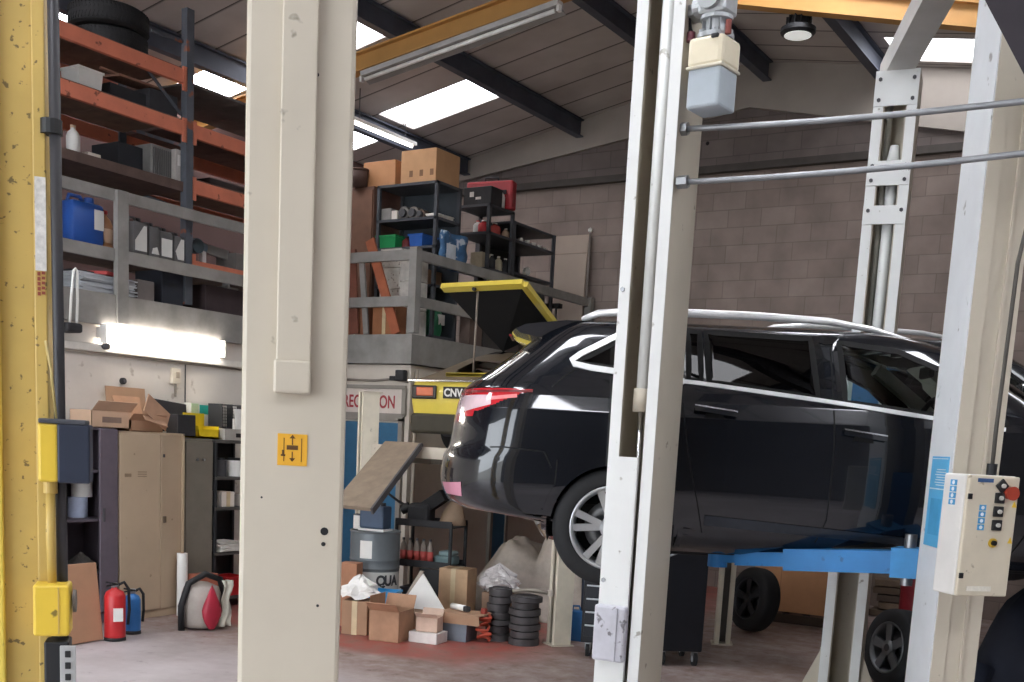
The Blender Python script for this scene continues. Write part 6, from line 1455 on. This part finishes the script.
for k in range(5): MB().box((.02*((k*3) % 4)-.03, 0, .045+.09*k), (.34-.02*(k % 3), .3, .075), (0, 0, R(5*((k*2) % 3)-4)), bev=.006).build('block', M(('#6f5f50', '#7e6c5a', '#5d5046')[k % 3], .85, var=.3), tp)
prd = flp(900, 640)
b = stand('red_drum', 'dark red oil keg standing beyond the loose wheel', 'drum', prd+Vector((.1, .25, 0)), 0); MB().lathe([(0, 0), (.2, 0), (.205, .02), (.2, .04), (.2, .5), (.205, .52), (.2, .54), (.2, .72), (.15, .78), (0, .78)], 28).build('keg_body', M('#8f2430', .5, var=.2), b, True, auto=True); MB().cyl((.08, 0, .77), (.08, 0, .80), .03).build('bung', m_dark, b)
# dark coat over crate at the lower right
pq = dp(1012, 690, 6.6); pq.z = 0
cr_ = stand('crate', 'dark crate hidden under the navy coat at the lower right', 'crate', pq+Vector((.05, .12, 0)), R(30)); MB().box((0, 0, .26), (.22, .22, .52), bev=.01).build('crate_body', m_dgrey, cr_); mb = MB(); [mb.box((0, -.114, .08+.12*k), (.22, .012, .08)) for k in range(4)]; mb.build('slat', M('#3b3a3d', .7), cr_)
b = stand('work_coat', 'dark navy work coat thrown over the crate right of the control post', 'coat', pq+Vector((.05, .12, .0)), R(30)); rows = []
for i in range(13):
    t = i/12; z = .12+.96*t; rr = .40*(1-t)**.55*.8+.07
    rows.append([Vector((rr*(1+.16*math.sin(5*a+i*.25)*(1-t))*math.cos(a)*1.05, rr*(1+.12*math.cos(4*a+i))*math.sin(a), z+.02*math.sin(6*a+i))) for a in frange(0, 2*PI, 30)[:-1]])
mb = MB().grid(rows, True); mb.bm.verts.ensure_lookup_table(); V = mb.bm.verts; mb.bm.faces.new([V[len(V)-30+k] for k in range(30)])
mb.build('coat_cloth', M('#1d2230', .85, var=.2), b, True); MB().tube([(-.32, -.1, .62), (-.40, -.2, .40), (-.42, -.24, .16)], [.09, .08, .07], 12).build('sleeve', M('#232a3b', .85, var=.2), b, True)
carton('small orange tan carton in front of the navy coat', dp(1010, 700, 5.9)*1.0-Vector((0, 0, dp(1010, 700, 5.9).z)), R(25), .14, .14, .36, M('#c08a52', .8), tape=False)
# ================================================================ lamps and things hung from the roof
hb = dp(798, 33, 9.5); topz = zroof(hb.x)-.03
L_ = stand('high_bay_lamp', 'round black high bay lamp hanging from the ochre rafter', 'lamp', hb)
MB().lathe([(0, -.02), (.13, -.02), (.15, 0), (.15, .035), (.10, .06), (.08, .12), (0, .12)], 30).build('lamp_body', m_black, L_, True, auto=True); MB().lathe([(0, -.024), (.115, -.024), (.115, -.02), (0, -.02)], 30).build('lens', EM('#f4f6f2', .4), L_)
mb = MB(); [mb.box((.085*math.cos(a), .085*math.sin(a), .09), (.05, .008, .07), (0, 0, a)) for a in frange(0, 2*PI, 12)[:-1]]; mb.build('cooling_fins', m_black, L_)
MB().box((0, 0, .17), (.14, .06, .08), bev=.01).build('driver_box', m_dgrey, L_); MB().cyl((0, 0, .2), (0, 0, topz-hb.z), .008).build('suspension_rod', m_dgrey, L_)
b0, b1 = at(363, 81, 'y', YR-.08), at(560, 10, 'y', YR-.08)
T1 = stand('batten_lamp', 'unlit long batten lamp fixed under the ochre rafter', 'lamp', b0); v = b1-b0; n_ = v.normalized()
MB().beam((0, 0, .06), v+Vector((0, 0, .06)), .10, .05, (0, 0, 1)).build('housing', M('#a9a6a3', .5), T1); MB().beam((0, .04, .02), v+Vector((0, .04, .02)), .14, .012, (0, .4, 1)).build('reflector', M('#8e8b89', .5), T1); MB().cyl(n_*.05+Vector((0, -.02, 0)), v-n_*.05+Vector((0, -.02, 0)), .02, n=12).build('tube', M('#e6e4e0', .3), T1, True)
for s in (0, 1): MB().box(v*s+Vector((0, -.02, .01)), (.03, .05, .06)).build('lamp_holder', M('#cfccc8', .5), T1)
b0, b1 = at(352, 119, 'z', 5.60), at(411, 147, 'z', 5.60); b1.x = b0.x = (b0.x+b1.x)/2
T2 = stand('batten_lamp', 'lit batten lamp hung above the store beyond the cream column', 'lamp', b0); v = b1-b0
MB().box(v/2+Vector((0, 0, .03)), (.09, v.length, .04)).build('housing', m_white, T2); MB().cyl((0, .05, -.01), v+Vector((0, -.05, -.01)), .019, n=12).build('tube', EM('#fffaf2', 5.0), T2, True)
for t in (.15, .85): MB().cyl(v*t+Vector((0, 0, .05)), v*t+Vector((0, 0, zroof(b0.x)-5.62)), .006).build('hanger', m_dgrey, T2)
q0, q1 = dp(968, -32, 4.4), dp(1072, 166, 4.4); q0 = q0-(q1-q0)*((zroof(q0.x-1.0)-.24-q0.z)/(q0.z-q1.z))
off = (q1-q0).normalized().cross(ray(1000, 50)).normalized()
if off.z < 0: off = -off
bm_ = MB().beam(q0+off*.15, q1+off*.15, .30, .06, ray(1000, 50)).build('steel_brace', M('#2f2930', .7, var=.2), None); tag(bm_, 'dark steel brace crossing in front of the column at upper right', 'brace'); MB().beam(q0+off*.30, q1+off*.30, .02, .12, ray(1000, 50)).build('stiffener', M('#2f2930', .7), bm_)
